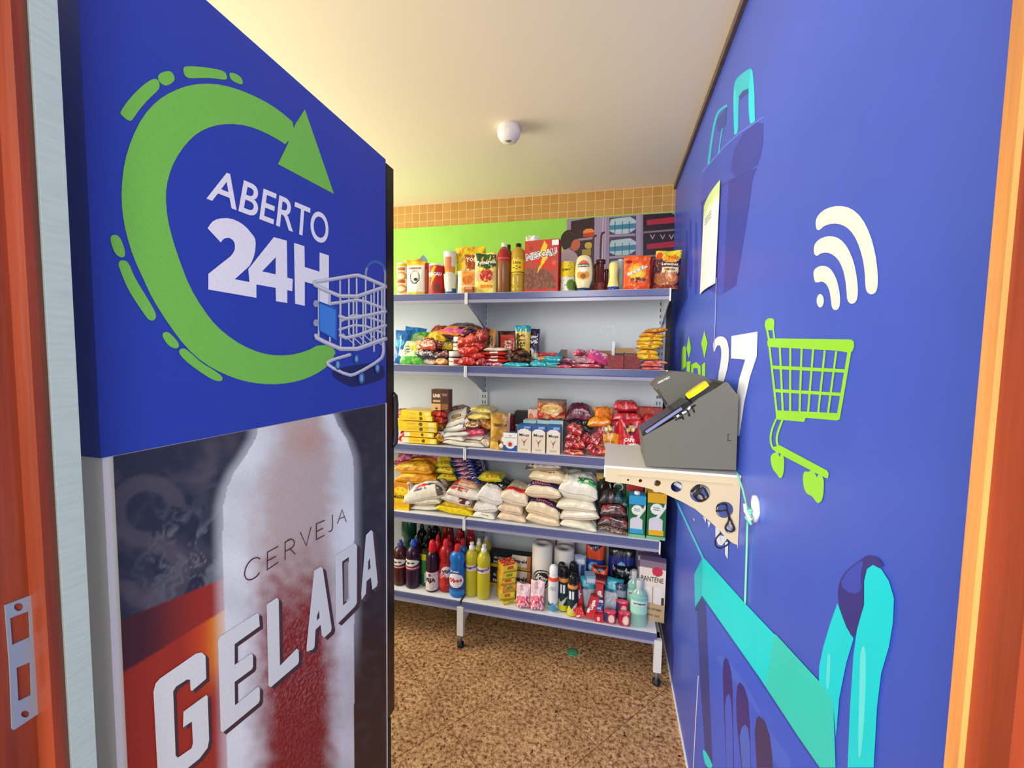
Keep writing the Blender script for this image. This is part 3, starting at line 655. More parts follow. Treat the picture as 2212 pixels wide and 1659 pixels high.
# ================================================================== self-checkout terminal on its wall bracket
GY = 1.041
cT = lambda p: crop(1280, 760, 3.6075, p)
bs = thing('wall_bracket_shelf', 'cream wall bracket shelf with round cut-outs under the grey terminal', 'shelf', (XR, GY+.14, 1.1))
ZP = at(1308, 1007, 1, GY).z
def onG(x, y, t): p = at(x, y, 1, GY); return (min(p.x, XR-.0005)-XR, t-.14, (ZP-.0045 if y < 760+972/3.6075 else p.z)-1.1)
CR = 'cdbb9a'
ol = cT([(100,905),(110,898),(1150,940),(1157,965),(1155,1535),(1130,1530),(1128,1505),(1090,1490),(1040,1450),(980,1380),(900,1310),(800,1225),(700,1170),(560,1105),(420,1060),(280,1030),(130,1015),(98,1005)])
el = lambda cx, cy, rx, ry, n=24: cT([(cx+rx*math.cos(2*math.pi*i/n), cy+ry*math.sin(2*math.pi*i/n)) for i in range(n)])
hs = [el(277,999,9,9,12), el(373,1005,14,14,14), el(505,1024,27,24), el(656,1052,46,42), el(838,1103,80,72), el(1028,1232,70,64), el(1068,1375,40,40)]
for y in (.004, .27):
    mb = MB(); mb.prism(ol, onG, y-.004, y, CR, hs); mb.build('gusset', M_GREY if False else M_PLAS, bs)
zt = at(1308, 1007, 1, GY).z; xt = at(1308, 1007, 1, GY).x
mb = MB(); mb.box((xt-XR, -.14, zt-1.1-.004), (-.001, .135, zt-1.1+.002), 'e9e6dc'); mb.box((xt-XR-.003, -.14, zt-1.1-.028), (xt-XR, .135, zt-1.1+.002), 'eee9dc')
mb.box((xt-XR+.03, -.1445, zt-1.1-.022), (-.02, -.1405, zt-1.1-.020), 'cdbb9c')
mb.build('top_plate', M_PLAS, bs)
ZT = zt+.002
tm_ = thing('payment_terminal', 'grey metal self-checkout terminal with tilted screen on the cream bracket', 'terminal', (.2, GY+.1, ZT))
to = Vector((.2, GY+.1, ZT)); TY = GY+.012
def onT(x, y, t): p = at(x, y, 1, TY); return (min(p.x, XR-.002)-to.x, t+TY-to.y, max(p.z, ZT+.0005)-to.z)
GM = '65635a'
side = cT([(415,892),(1118,922),(1137,345),(1055,240),(1035,235),(960,285),(830,360),(640,520),(395,660)])
mb = MB(); mb.prism(side, onT, 0, .004, GM); mb.prism(side, onT, .17, .174, GM)
# skin between the two side plates
q = [onT(x, y, 0) for x, y in side]
for i in (8, 0, 1, 2, 3):
    a, b_ = q[i], q[(i+1) % len(q)]
    mb.add([(a[0], a[1]+.004, a[2]), (b_[0], b_[1]+.004, b_[2]), (b_[0], b_[1]+.17, b_[2]), (a[0], a[1]+.17, a[2])], [(0, 1, 2, 3)], GM)
A, B_, C1 = q[8], q[7], q[4]
def sl(u, w_, dn=0):  # point on the sloping top, u down the slope, w_ across
    a = Vector(q[4]); b = Vector(q[8]); n = Vector((b.z-a.z, 0, a.x-b.x)).normalized()
    if n.z < 0: n = -n
    p = a+(b-a)*u+n*dn; return (p.x, p.y+.004+.166*w_, p.z)
mb.add([sl(0, 0, -.012), sl(1, 0, -.004), sl(1, 1, -.004), sl(0, 1, -.012)], [(0, 1, 2, 3)], '3c3a36')
mb.build('housing', M_GREY, tm_)
mb = MB()
for w0, w1 in ((0.0, .62),):
    v = [sl(u, w_, d) for d in (-.002, .010) for u, w_ in ((.40, w0), (.99, w0), (.99, w1), (.40, w1))]
    mb.add(v, [(0,1,2,3),(7,6,5,4),(0,4,5,1),(1,5,6,2),(2,6,7,3),(3,7,4,0)], '24242a')
sc = mb.build('screen', M_PLAS, tm_)
MB().add([sl(u, w_, .0106) for u, w_ in ((.44, .02), (.96, .02), (.96, .58), (.44, .58))], [(0,1,2,3)], '26262c').build('display_glass', M_PLAS, sc)
MB().add([sl(u, -.004, d) for u, d in ((.50, .001), (.95, .001), (.95, .008), (.50, .008))], [(0,1,2,3)], '8084ad').build('screen_edge', M_PLAS, sc)
mb = MB(); v = [sl(u, w_, d) for d in (0.0, .012) for u, w_ in ((.12, 0), (.38, 0), (.38, .45), (.12, .45))]
mb.add(v, [(0,1,2,3),(7,6,5,4),(0,4,5,1),(1,5,6,2),(2,6,7,3),(3,7,4,0)], '2a2a2c')
rd = mb.build('card_reader', M_PLAS, tm_)
pts = [(.14,.02),(.20,-.02),(.33,-.02),(.385,.04),(.36,.12),(.25,.16),(.15,.14)]
mb = MB(); mb.prism(pts, lambda x, y, t: sl(x, y, t), .0125, .026, 'e8d21c'); mb.build('yellow_cover', M_PLAS, rd, label='yellow plastic cover')
for i in range(3): pass
mb = MB(); v = [sl(u, -.02, d) for u, d in ((.38, -.014), (.60, -.014), (.60, -.026), (.38, -.026))]
def tside(x, y, t): p = at(x, y, 1, TY-.001); return (p.x-to.x, p.y-to.y-t, p.z-to.z)
mb = MB()
for a, b_ in (((630,512),(800,412)), ((640,530),(700,505)), ((690,480),(705,525)), ((740,460),(752,500)), ((775,435),(790,470))):
    mb.tube([tside(*cT([a])[0], .003), tside(*cT([b_])[0], .003)], .0018, '1c1c1c', 6)
for a, b_ in (((655,505),(672,490)), ((695,478),(730,462)), ((742,450),(758,425))): mb.tube([tside(*cT([a])[0], .005), tside(*cT([b_])[0], .005)], .0028, 'dfe2e4', 6)
mb.build('side_clip', M_PLAS, tm_)
mb = MB()
for a, b_ in (((1055,640),(1055,692)), ((1055,640),(1072,645)), ((1055,692),(1080,692))): mb.tube([tside(*cT([a])[0], 0), tside(*cT([b_])[0], 0)], .0006, '2c2b28', 4)
mb.build('side_slot', M_PLAS, tm_)
# raised hood at the far end
TH = TY+.176
def onH(x, y, t): p = at(x, y, 1, TH); return (min(p.x, XR-.002)-to.x, t+TH-to.y, p.z-to.z)
hood = cT([(470,262),(530,200),(635,152),(770,160),(860,185),(960,240),(960,470),(610,470),(520,290),(480,278)])
mb = MB(); mb.prism(hood, onH, 0, .10, '615f57'); mb.build('printer_hood', M_GREY, tm_)
pr = Print(lambda x, y, t: (lambda p: (p.x-to.x, p.y-to.y-t, p.z-to.z))(at(x, y, 1, TH)))
text_on(pr, 'GERTEC', cT([(510,250)])[0], cT([(605,203)])[0], cT([(507,236)])[0], cT([(598,190)])[0], 'f0f0ec', .03)
pr.mb.build('maker_lettering', M_CARD, tm_)
mb = MB(); mb.tube([onH(*cT([(475,280)])[0], -.002), onH(*cT([(530,340)])[0], -.003), onH(*cT([(575,410)])[0], -.002)], .003, '4c4a45', 6); mb.build('hood_hinge', M_GREY, tm_)
def cable(name, label, cat, pts, r, col, matl=M_RUB, f=None):
    o = thing(name, label, cat, tuple(pts[0])); mb = MB()
    P = [Vector(p)-Vector(pts[0]) for p in pts]; Q = []
    for i in range(len(P)-1):
        p0, p1, p2, p3 = P[max(i-1, 0)], P[i], P[i+1], P[min(i+2, len(P)-1)]
        for k in range(5):
            t = k/5; Q.append(.5*((2*p1)+(p2-p0)*t+(2*p0-5*p1+4*p2-p3)*t*t+(3*p1-p0-3*p2+p3)*t**3))
    Q.append(P[-1]); mb.tube(Q, r, col, 6); mb2 = mb.build(name, matl); mb2.location = pts[0]
    bpy.data.objects.remove(o); return tag(mb2, label, cat)
G2 = lambda x, y, Y=GY-.006: tuple(at(*cT([(x, y)])[0], 1, Y))
cable('power_cord', 'thin black cord looping out of the lowest holes of the bracket shelf', 'cable', [G2(960,1215,GY+.02), G2(985,1190), G2(1040,1190), G2(1055,1260), G2(1085,1330), G2(1105,1385), G2(1070,1400), G2(1035,1370), G2(1062,1310), G2(1050,1240), G2(1000,1240), G2(960,1240,GY+.02)], .0021, '15151c')
cable('power_cord', 'black cord hanging in a loop below the tip of the bracket shelf', 'cable', [G2(1000,1410,GY+.012), G2(960,1460,GY+.012), G2(960,1510,GY+.012), G2(1000,1528,GY+.012), G2(1060,1495,GY+.012), G2(1050,1450,GY+.012)], .0018, '12121c')
cable('power_cord', 'tangled grey and black cord behind the large round bracket hole', 'cable', [G2(770,1090,GY+.03), G2(830,1040,GY+.03), G2(800,1130,GY+.03), G2(860,1060,GY+.03), G2(900,1140,GY+.03), G2(830,1160,GY+.03), G2(790,1110,GY+.03), G2(850,1110,GY+.03), G2(880,1170,GY+.03)], .003, '23242c')
cable('white_plug_lead', 'white plug lead seen through the bracket holes', 'cable', [G2(640,1020,GY+.05), G2(690,1050,GY+.05), G2(760,1100,GY+.06), G2(850,1060,GY+.06), G2(900,1090,GY+.06), G2(980,1280,GY+.05), G2(1060,1380,GY+.05), G2(1090,1440,GY+.05)], .006, 'e8eaf0')
# adhesive hook with the green tie and cord
R6 = lambda x, y, d: tuple(at(*crop(1420, 1050, 2.725, [(x, y)])[0], 0, XR-d))
hk = thing('wall_hook', 'white adhesive hook on the blue wall right of the bracket', 'hook', R6(575, 130, .001)); ho = hk.location
mb = MB(); mb.tube([Vector(R6(575, 60, .004))-ho, Vector(R6(578, 95, .005))-ho, Vector(R6(582, 150, .005))-ho, Vector(R6(575, 205, .004))-ho], [.006, .0085, .009, .006], 'eef3f4', 10); mb.build('back_plate', M_PLAS, hk)
mb = MB(); mb.tube([Vector(R6(570, 180, .006))-ho, Vector(R6(545, 195, .02))-ho, Vector(R6(520, 150, .026))-ho, Vector(R6(515, 105, .026))-ho], .0035, 'eef3f4', 8); mb.build('hook_arm', M_PLAS, hk)
cable('green_cord', 'light green cord hanging from the white hook down the blue wall', 'cable', [R6(468, -80, .01), R6(500, 10, .012), R6(520, 90, .016), R6(535, 150, .020), R6(530, 230, .008), R6(524, 450, .004), R6(516, 690, .004)], .0022, '7ee0a8', M_PLAS)
mb = MB(); random.seed(7); c = Vector(R6(548, 150, .016))
for i in range(9):
    a = random.uniform(0, 6.28); d = Vector((0, math.cos(a), math.sin(a)))*random.uniform(.005, .012)
    mb.tube([d, d*.4+Vector((-.006, 0, .002)), -d*.8+Vector((0, 0, -.006))], .0028, '74cfa6', 6)
for s_ in (-1, 1): mb.tube([(0, 0, -.002), (-.004, s_*.006, -.016), (0, s_*.010, -.024)], [.003, .005, .003], '7fd8b4', 6)
o = mb.build('cord_knot', M_FILM); o.location = c; tag(o, 'green knotted tie wound round the white hook', 'tie')
# scrap on the floor
mb = MB(); mb.lathe([(.026, 0, '3fa273'), (.027, .003, '46ad7c'), (.022, .0042, '3f9f70'), (.008, .003, '57b98a'), (.004, .0045, '3f9f70')], 20)
o = mb.build('bottle_cap', M_PLAS); o.location = tuple(at(1237, 1410, 2, .0)); tag(o, 'flat translucent green cap lying on the granite floor', 'cap')

# ================================================================== grocery builders
# a design is a list of layers over the front: ('r', x0, y0, x1, y1, col) rectangle, ('e', cx, cy, rx, ry, col) ellipse,
# ('p', [(x, y)...], col) polygon, ('n', col, freq, thr) speckle, ('t', text, cx, cy, w, h, col, angle, bold) lettering; units are fractions of the face
def inside(x, y, P):
    c = False; j = len(P)-1
    for i in range(len(P)):
        if (P[i][1] > y) != (P[j][1] > y) and x < (P[j][0]-P[i][0])*(y-P[i][1])/(P[j][1]-P[i][1])+P[i][0]: c = not c
        j = i
    return c
def paint(des, base):
    ly = [(d[0], d[1:-1], L(d[-1])) if d[0] in 'rep' else (d[0], d[2:], L(d[1])) for d in des if d[0] != 't']; base = L(base)
    def f(u, v):
        c = base
        for k, a, q in ly:
            if k == 'r':
                if a[0] <= u <= a[2] and a[1] <= v <= a[3]: c = q
            elif k == 'e':
                if ((u-a[0])/a[2])**2+((v-a[1])/a[3])**2 <= 1: c = q
            elif k == 'p':
                if inside(u, v, a[0]): c = q
            elif k == 'n':
                if noise.noise((u*a[0]*1.5, v*a[0]*1.5, a[1]*7+q[0]*9))+.45*noise.noise((u*a[0]*4, v*a[0]*4, q[1]*9)) > a[1]: c = q
        return c
    return f
def letters(mb, des, Sf, off=.0006):
    for d in des:
        if d[0] != 't': continue
        _, s, cx, cy, w_, h, col = d[:7]; ang = d[7] if len(d) > 7 else 0; bold = d[8] if len(d) > 8 else .03
        v, f, _a = text2d(s, bold, .0, 1); ca, sa = math.cos(ang), math.sin(ang); asp = Sf.asp
        vs = []
        for x, y in v:
            X, Y = (x-.5)*w_*asp, (y-.5)*h
            vs.append(Sf(cx+(X*ca-Y*sa)/asp, cy+(X*sa+Y*ca), off))
        mb.add(vs, f, col)
def bag_mb(W, H, T, base, des=(), style='pillow', seed=0, crinkle=1.0, back=None, lay=False, nu=22, nv=26):
    if not lay: nu = int(min(60, max(18, W/.0026))); nv = int(min(70, max(22, H/.0030)))
    elif W > .07: nu = 30
    pf0 = paint(des, base); back = L(back or base); vs = 5.0 if lay else 1.0
    pf = (lambda u, v: pf0(u, v*vs)) if lay else pf0
    def P(u, v, sgn, off=0):
        a, b = 2*u-1, 2*v-1
        if style == 'pouch': fv = max(0, 1-v**2.4)**.7*min(1, .55+v*4); px = .03
        elif style == 'brick': fv = max(0, 1-abs(b)**7)**.5; px = .02
        elif lay: fv = max(0, 1-abs(b)**5.5)**.5; px = .06
        else: fv = max(0, 1-abs(b)**3.0)**.65; px = .09
        e = max(0, 1-abs(a)**(5 if style == 'brick' else 4.2 if lay else 2.8))**.55
        x = a*W/2*(1-px*(1-abs(b)**2)); z = v*H
        nn = noise.noise((u*3.1+seed, v*3.7, sgn*.8+seed*.37)); n2 = noise.noise((u*9+seed, v*8, sgn*2.2)); n3 = noise.noise((u*14+seed*3, v*2.5, 4))
        ck = crinkle*(.35 if lay and sgn < 0 else 1)
        t = T/2*fv*e*(1+.22*ck*nn+.10*ck*n2)+.0006*min(1, fv*e*9)
        edge = abs(b)**6; t += T*.05*crinkle*edge*n3*e*fv
        mid = T*.10*crinkle*noise.noise((u*2+seed*1.7, v*2, 7))*(abs(b)**2+abs(a)**2)*.6+.006*crinkle*edge*math.sin(u*9+seed)*min(1, T/.02)
        z += H*.012*crinkle*abs(b)**8*noise.noise((u*5+seed, 0, b))
        y = sgn*(t+off)*(1 if not lay else 1.34 if sgn > 0 else .66)+mid*(.5 if lay else 1)
        return (x, -y, z) if not lay else (x, z-H/2, T*.33+y)
    mb = MB()
    wv = (lambda q: q**1.7) if lay else (lambda q: q)
    for sg in (1, -1):
        pts = [[P(i/nu, wv(j/nv), sg) for i in range(nu+1)] for j in range(nv+1)]
        cs = [[(pf(i/nu, wv(j/nv)) if sg == 1 else back) for i in range(nu+1)] for j in range(nv+1)]
        mb.grid(pts, cs, True, flip=(sg == -1))
    class SF:
        asp = W/(H/vs)
        def __call__(s, u, v, off): return P(u, v/vs, 1, off)
    letters(mb, des, SF(), .0022)
    return mb
def box_mb(W, D, H, base, des=(), side=None, top=None, nu=24, nv=28, topdes=()):
    """box with the printed face at -y, base at z = 0"""
    nu = int(min(64, max(12, W/.0024))); nv = int(min(80, max(10, H/.0026)))
    side = side or base; top = top or base; mb = MB(); pf = paint(des, base)
    mb.box((-W/2, -D/2, 0), (W/2, D/2, H), side)
    mb.f.pop(); mb.c.pop(); mb.sm.pop()
    del mb.f[2]; del mb.c[2]; del mb.sm[2]
    mb.c[1] = [L(top)]*4
    if any(d[0] != 't' for d in des):
        mb.grid([[(-W/2+W*i/nu, -D/2, H*j/nv) for i in range(nu+1)] for j in range(nv+1)], [[pf(i/nu, j/nv) for i in range(nu+1)] for j in range(nv+1)], False)
    else: mb.add([(-W/2, -D/2, 0), (W/2, -D/2, 0), (W/2, -D/2, H), (-W/2, -D/2, H)], [(0, 1, 2, 3)], base)
    mb.add([(-W/2, D/2, 0), (-W/2, D/2, H), (-W/2, -D/2, H), (-W/2, -D/2, 0)], [(0, 1, 2, 3)], side)
    class SF:
        asp = W/H
        def __call__(s, u, v, off): return (-W/2+W*u, -D/2-off, H*v)
    letters(mb, des, SF(), .0005)
    if topdes:
        pt = paint(topdes, top)
        mb.grid([[(-W/2+W*i/20, -D/2+D*j/20, H+.0003) for i in range(21)] for j in range(21)], [[pt(i/20, j/20) for i in range(21)] for j in range(21)], False)
        class ST:
            asp = W/D
            def __call__(s, u, v, off): return (-W/2+W*u, -D/2+D*v, H+.0003+off)
        letters(mb, topdes, ST(), .0005)
    return mb
def lathe_mb(prof, R, H, sq=1.0, des=(), n=28, label=None, subdiv=True):
    """prof in fractions (r/R, z/H, colour); label = (z0, z1, base) painted band"""
    mb = MB()
    if prof: mb.lathe([(r*R, z*H, c) for r, z, c in prof], n, sq=sq)
    return mb
def label_mb(R, H, z0, z1, base, des, sq=1.0, prof=None, nz=16, n=40, full=True):
    """printed band around a bottle between z0 and z1 (fractions of H); des over the front half"""
    pf = paint(des, base); bb = L(base); nz = int(min(50, max(10, (z1-z0)*H/.0026))); n = 64
    def rr(v):
        z = z0+(z1-z0)*v
        if prof:
            for (r0, a, _), (r1, b, _) in zip(prof, prof[1:]):
                if a <= z <= b and b > a: return (r0+(r1-r0)*(z-a)/(b-a))*R+.0006
        return R+.0006
    def P(u, v, off):
        a = (u-.5)*math.pi; r = rr(v)+off; return (r*math.sin(a), -r*math.cos(a)*sq, (z0+(z1-z0)*v)*H)
    mb = MB(); pts, cs = [], []
    for j in range(nz+1):
        row, cr = [], []
        for k in range(n):
            a = -math.pi+2*math.pi*k/n; u = .5+a/math.pi; row.append(P(u, j/nz, 0)); cr.append(pf(u, j/nz) if 0 <= u <= 1 else bb)
        pts.append(row); cs.append(cr)
    mb.grid(pts, cs, True, closeu=True)
    class SF:
        asp = math.pi*R/((z1-z0)*H)
        def __call__(s, u, v, off): return P(u, v, off)
    letters(mb, des, SF(), .0009)
    return mb

# ------------------------------------------------------------------ putting goods on the shelves
FRONT = [SYF, SYF, SYF, SYF, BYF]
def spot(sh, x0, x1, yt, yb=None, off=.02, z=None):
    """the upright rectangle at depth off behind the shelf edge that the photo shows between x0..x1 and yt..yb: centre x, plane y, z, width, height"""
    Y = FRONT[sh]+off; ym = (yt+(yb if yb else yt+40))/2
    a, b = at(x0, ym, 1, Y).x, at(x1, ym, 1, Y).x; xm = (x0+x1)/2
    z0 = SH[sh] if yb is None else at(xm, yb, 1, Y).z
    if z is not None: z0 = z
    if z0 < SH[sh]: z0 = SH[sh]
    z1 = at(xm, yt, 1, Y).z
    return (a+b)/2, Y, z0+.0006, b-a, z1-z0-.0006
_seed = [0]
def put(o, name, label, cat, group): tag(o, label, cat, group); return o
SOFT = set(); BAGS = set()
GR_ = {'g': None}
def bag(name, label, cat, sh, box, base, des=(), off=.02, T=.03, style='pillow', D=None, rx=0, ry=0, rz=0, group=None, cr=1.0, mt=None, back=None, dz=0, z=None):
    _seed[0] += 1
    x, Y, z_, w_, h = spot(sh, box[0], box[1], box[2], box[3] if len(box) > 3 else None, off, z)
    mb = bag_mb(w_, h, T, base, des, style, _seed[0]*1.37, cr, back)
    o = mb.build(name, mt or M_FILM); o.location = (x, Y+T/2, z_+dz); o.rotation_euler = (math.radians(rx), math.radians(ry), math.radians(rz))
    BAGS.add(o.name); return put(o, name, label, cat, group)
def lie(name, label, cat, sh, box, base, des=(), off=.02, D=.18, ry=0, rz=0, rx=0, group=None, cr=1.0, style='pillow', mt=None, back=None, z=None, k=1.0):
    """a bag lying flat: the box is its near end (width x thickness), D its length towards the wall"""
    _seed[0] += 1
    x, Y, z_, w_, h = spot(sh, box[0], box[1], box[2], box[3] if len(box) > 3 else None, off, z)
    h = max(h, .008); D = min(D, 2.148-Y)
    mb = bag_mb(w_, D, h*k, base, des, style, _seed[0]*1.91, cr, back, lay=True)
    o = mb.build(name, mt or M_FILM); o.location = (x, Y+D/2, z_); o.rotation_euler = (math.radians(rx), math.radians(ry), math.radians(rz))
    o['_n'] = (31 if w_ > .07 else 23)*27; SOFT.add(o.name)
    return put(o, name, label, cat, group)
def carton(name, label, cat, sh, box, D, base, des=(), off=.02, side=None, top=None, rz=0, ry=0, rx=0, group=None, z=None, topdes=(), mt=None):
    x, Y, z_, w_, h = spot(sh, box[0], box[1], box[2], box[3] if len(box) > 3 else None, off, z)
    o = box_mb(w_, D, max(h, .006), base, des, side, top, topdes=topdes).build(name, mt or M_CARD); o.location = (x, Y+D/2, z_)
    o.rotation_euler = (math.radians(rx), math.radians(ry), math.radians(rz))
    return put(o, name, label, cat, group)
def bottle(name, label, cat, sh, box, prof, capprof, lab=None, ldes=(), off=.02, sq=1.0, mt=None, group=None, capname='cap', capcol=None, rz=0, z=None, lab2=None):
    """prof and capprof in fractions of radius and height"""
    x, Y, z_, w_, h = spot(sh, box[0], box[1], box[2], box[3] if len(box) > 3 else None, off, z)
    R = w_/2; t = thing(name, label, cat, (x, Y+R*sq, z_), (0, 0, math.radians(rz)), group)
    body = lathe_mb(prof, R, h, sq).build('body', mt or M_PLAS, t)
    if capprof:
        mb = MB()
        for c in (capprof if isinstance(capprof[0], list) else [capprof]): mb.lathe([(r*R, zz*h, q) for r, zz, q in c], 18)
        mb.build(capname, M_PLAS, t)
    if lab: label_mb(R, h, lab[0], lab[1], lab[2], ldes, sq, prof).build('label', M_CARD, t)
    if lab2: label_mb(R, h, lab2[0], lab2[1], lab2[2], lab2[3] if len(lab2) > 3 else (), sq, prof).build('label', M_CARD, t)
    return t
def cap_on(parent, loc, r, h, col, name='cap', n=16):
    mb = MB(); mb.lathe([(r, 0, col), (r, h*.8, col), (r*.85, h, col), (r*.3, h, col)], n); o = mb.build(name, M_PLAS, parent); o.location = loc; return o

# ================================================================== top shelf
def pc(pts, col): return [(r, z, col) for r, z in pts]
SNK = 'bag'
t = bottle('snack_canister', 'yellow canister of curled snacks at the far left end of the top shelf', 'canister', 0, (848, 882, 553), pc([(1,0),(1,.95)], 'f5c918'), pc([(1.04,.95),(1.04,.985),(.98,1)], 'f3ead2'), (.02, .93, 'f5c918'),
    [('r',.2,.02,.8,.95,'f7ecc4'), ('r',.3,.82,.7,.9,'c2702a'), ('e',.5,.62,.28,.16,'e8902a'), ('e',.5,.62,.18,.1,'f7ecc4'), ('r',.3,.4,.7,.48,'b5562a'), ('e',.5,.2,.3,.15,'e8902a'), ('e',.5,.2,.2,.09,'f7ecc4')], off=.03)
bag('snack_pouch', 'yellow pouch with an orange corner showing behind the white pouch', 'bag', 0, (873, 908, 560), 'f4c81c', [('r',.5,.7,1,1,'f0992a')], off=.10, T=.03, style='pouch')
bag('flour_pouch', 'white pouch with a black circle and yellow top edge on the top shelf', 'bag', 0, (876, 915, 564), 'f3efe6', [('r',0,.88,1,1,'f0c61e'), ('r',0,0,1,.08,'f0c61e'), ('e',.5,.52,.27,.2,'2f2f34'), ('e',.5,.53,.23,.17,'f3efe6'), ('e',.56,.45,.12,.05,'2f2f34'), ('t','FARINHA',.5,.79,.7,.06,'8a4a34')], T=.028, style='pouch')
carton('drink_box', 'narrow red carton beside the white pouch on the top shelf', 'box', 0, (911, 921, 566), .05, 'c8432c', [('r',.2,.1,.8,.8,'e58a5a')], off=.035)
PC = pc([(.94,0),(1,.02),(1,.93)], 'c9201c')
bottle('cocoa_can', 'red can of chocolate powder with a white lid on the top shelf', 'can', 0, (921, 953, 568), PC, pc([(1.03,.93),(1.03,.985),(.95,1)], 'efe8da'), (.03,.92,'c9201c'),
    [('p',[(.5,1),(.25,.6),(.42,.58),(.3,.2),(.62,.68),(.46,.7),(.62,1)],'f6c02a'), ('r',.18,.0,.24,1,'f4efe8'), ('t','NESCAU',.5,.70,.62,.13,'ffffff',0,.06), ('e',.6,.2,.2,.16,'8a3a22')])
for i, (yt, yb, c1, c2, lb) in enumerate(((590, None, 'f1efcf', '2f5fa0', 'lower cup of instant noodles, cream with a blue foot, top shelf'), (539, 590, 'f6f2ea', 'f0a83a', 'upper cup of instant noodles, white and orange, stacked on another cup'))):
    bx = (954, 981, yt, yb) if yb else (954, 981, yt)
    bottle('noodle_cup', lb, 'cup', 0, bx, pc([(.78,0),(.8,.02),(1,.92),(1.03,.94)], c1), pc([(1.05,.94),(1.05,.985),(.9,1)], 'efeae0'), (.04,.9,c1), [('r',0,0,1,.3,c2), ('r',.3,.1,.7,.8,'e9f0e2' if i == 0 else 'ef8a50')], capname='lid', off=.02 if i == 0 else .03)
bag('snack_bag', 'large yellow bag of snacks with a brown oval logo on the top shelf', 'bag', 0, (979, 1046, 530), 'f4d51e', [('r',0,0,1,.46,'f4b04a'), ('e',.5,.40,.42,.12,'f2e0b0'), ('e',.42,.28,.3,.1,'e8a24a'), ('p',[(.36,.82),(.9,.8),(.86,.5),(.42,.52)],'a5481c'), ('t','YOKI',.62,.71,.42,.1,'fff4d8',0,.05), ('r',0,0,.24,.4,'f4efdc'), ('n','e09030',7,.28)], off=.06, T=.06)
bag('noodle_packet', 'orange and white packet of noodles standing before the big yellow bag', 'bag', 0, (984, 1026, 583), 'f5d79a', [('r',.3,.15,.95,.95,'f0a23e'), ('e',.6,.6,.3,.18,'d9772a'), ('r',.25,.28,.95,.36,'f6ead0'), ('r',0,0,.25,1,'f6f0e0')], off=.025, T=.025)
carton('seasoning_box', 'tiny brown and orange box at the front above the shelf join', 'box', 0, (1003, 1021, 619), .02, 'a5583a', [('r',.1,.6,.9,.95,'e89a4a')], off=.004)
bag('tomato_sauce_pouch', 'tomato sauce pouch, green top with white lettering and a red tomato', 'pouch', 0, (1023, 1071, 545), 'f2dd6a', [('p',[(0,1),(1,.94),(1,.64),(.6,.58),(.1,.68)],'0d4f2e'), ('p',[(0,1),(.06,.95),(.14,.68),(.05,.5),(0,.5)],'e9e6c8'), ('t','Pomarola',.56,.76,.86,.11,'f4f2e8',.08,.04), ('r',.05,.3,.95,.55,'e8b090'), ('e',.58,.43,.3,.165,'b81e22'), ('e',.5,.5,.1,.05,'d2453a'), ('r',.3,.12,.86,.2,'e88a2a'), ('n','f0c23a',6,.35)], T=.035, style='pouch', off=.015)
VIN = [(.9,0),(1,.02),(1,.64),(.96,.70),(.8,.80),(.55,.88),(.3,.92)]
bottle('vinegar_bottle', 'dark red glass-like bottle with a red label and white cap on the top shelf', 'bottle', 0, (1069, 1100, 521), pc(VIN,'8e5a2c'), pc([(.36,.92),(.36,.99),(.3,1)], 'f2ece4'), (.62,.86,'a8222a'), [('r',.1,.2,.9,.28,'d45a52')], lab2=(.0,.04,'7a4a22'), mt=M_PLAS)
bottle('vinegar_bottle', 'dark bottle with a black cap half hidden behind the red label bottle', 'bottle', 0, (1087, 1106, 526), pc(VIN,'6a3a20'), pc([(.42,.92),(.42,.99),(.3,1)], '3a2a20'), off=.11)
OIL = [(.9,0),(1,.02),(1,.14),(.93,.16),(1,.18),(1,.36),(.98,.38),(.98,.66),(1,.68),(1,.78),(.85,.86),(.5,.91),(.33,.93)]
for i, (bx, of, lb) in enumerate((((1100, 1133, 516), .02, 'clear yellow cooking oil bottle with yellow label and black cap'), ((1122, 1144, 523), .12, 'oil bottle with a black cap peeking from behind the front oil bottle'))):
    bottle('oil_bottle', lb, 'bottle', 0, bx, pc(OIL,'d8b038'), pc([(.38,.93),(.38,.995),(.3,1)], '17181a'), (.38,.66,'f2c918'), [('r',.1,.04,1,.14,'1c2a3a'), ('t','Liza',.5,.78,.36,.2,'6a5a1a'), ('t','<>',.5,.42,.36,.3,'1c2a20')], off=of, mt=M_LIQ, group='cooking oil bottles')
# chocolate cereal box
cb_ = carton('cereal_box', 'tall red box of chocolate ball cereal with a yellow lightning bolt', 'box', 0, (1134, 1209, 518), .055, 'cf2418', [
    ('p',[(.0,.48),(.0,.0),(.95,.0),(.95,.2),(.8,.36),(.55,.45),(.3,.47)],'6e4030'), ('n','8a5644',11,.12), ('r',.0,.0,1,.05,'cf2418'), ('n','8a5644',9,.35),
    ('p',[(.58,.98),(.42,.70),(.54,.70),(.44,.42),(.70,.66),(.58,.68),(.68,.88)],'f5c21c'), ('p',[(.44,.5),(.38,.36),(.55,.52)],'f5c21c'),
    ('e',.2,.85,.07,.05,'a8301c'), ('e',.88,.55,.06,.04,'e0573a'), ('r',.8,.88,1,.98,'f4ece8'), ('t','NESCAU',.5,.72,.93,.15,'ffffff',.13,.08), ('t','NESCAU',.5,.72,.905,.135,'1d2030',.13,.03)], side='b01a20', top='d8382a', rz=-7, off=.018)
for i in range(38):
    pass
bag('wrapped_roll', 'white rounded packet top sticking up behind the red cereal box', 'bag', 0, (1134, 1163, 508), 'eef0e6', off=.11, T=.04)
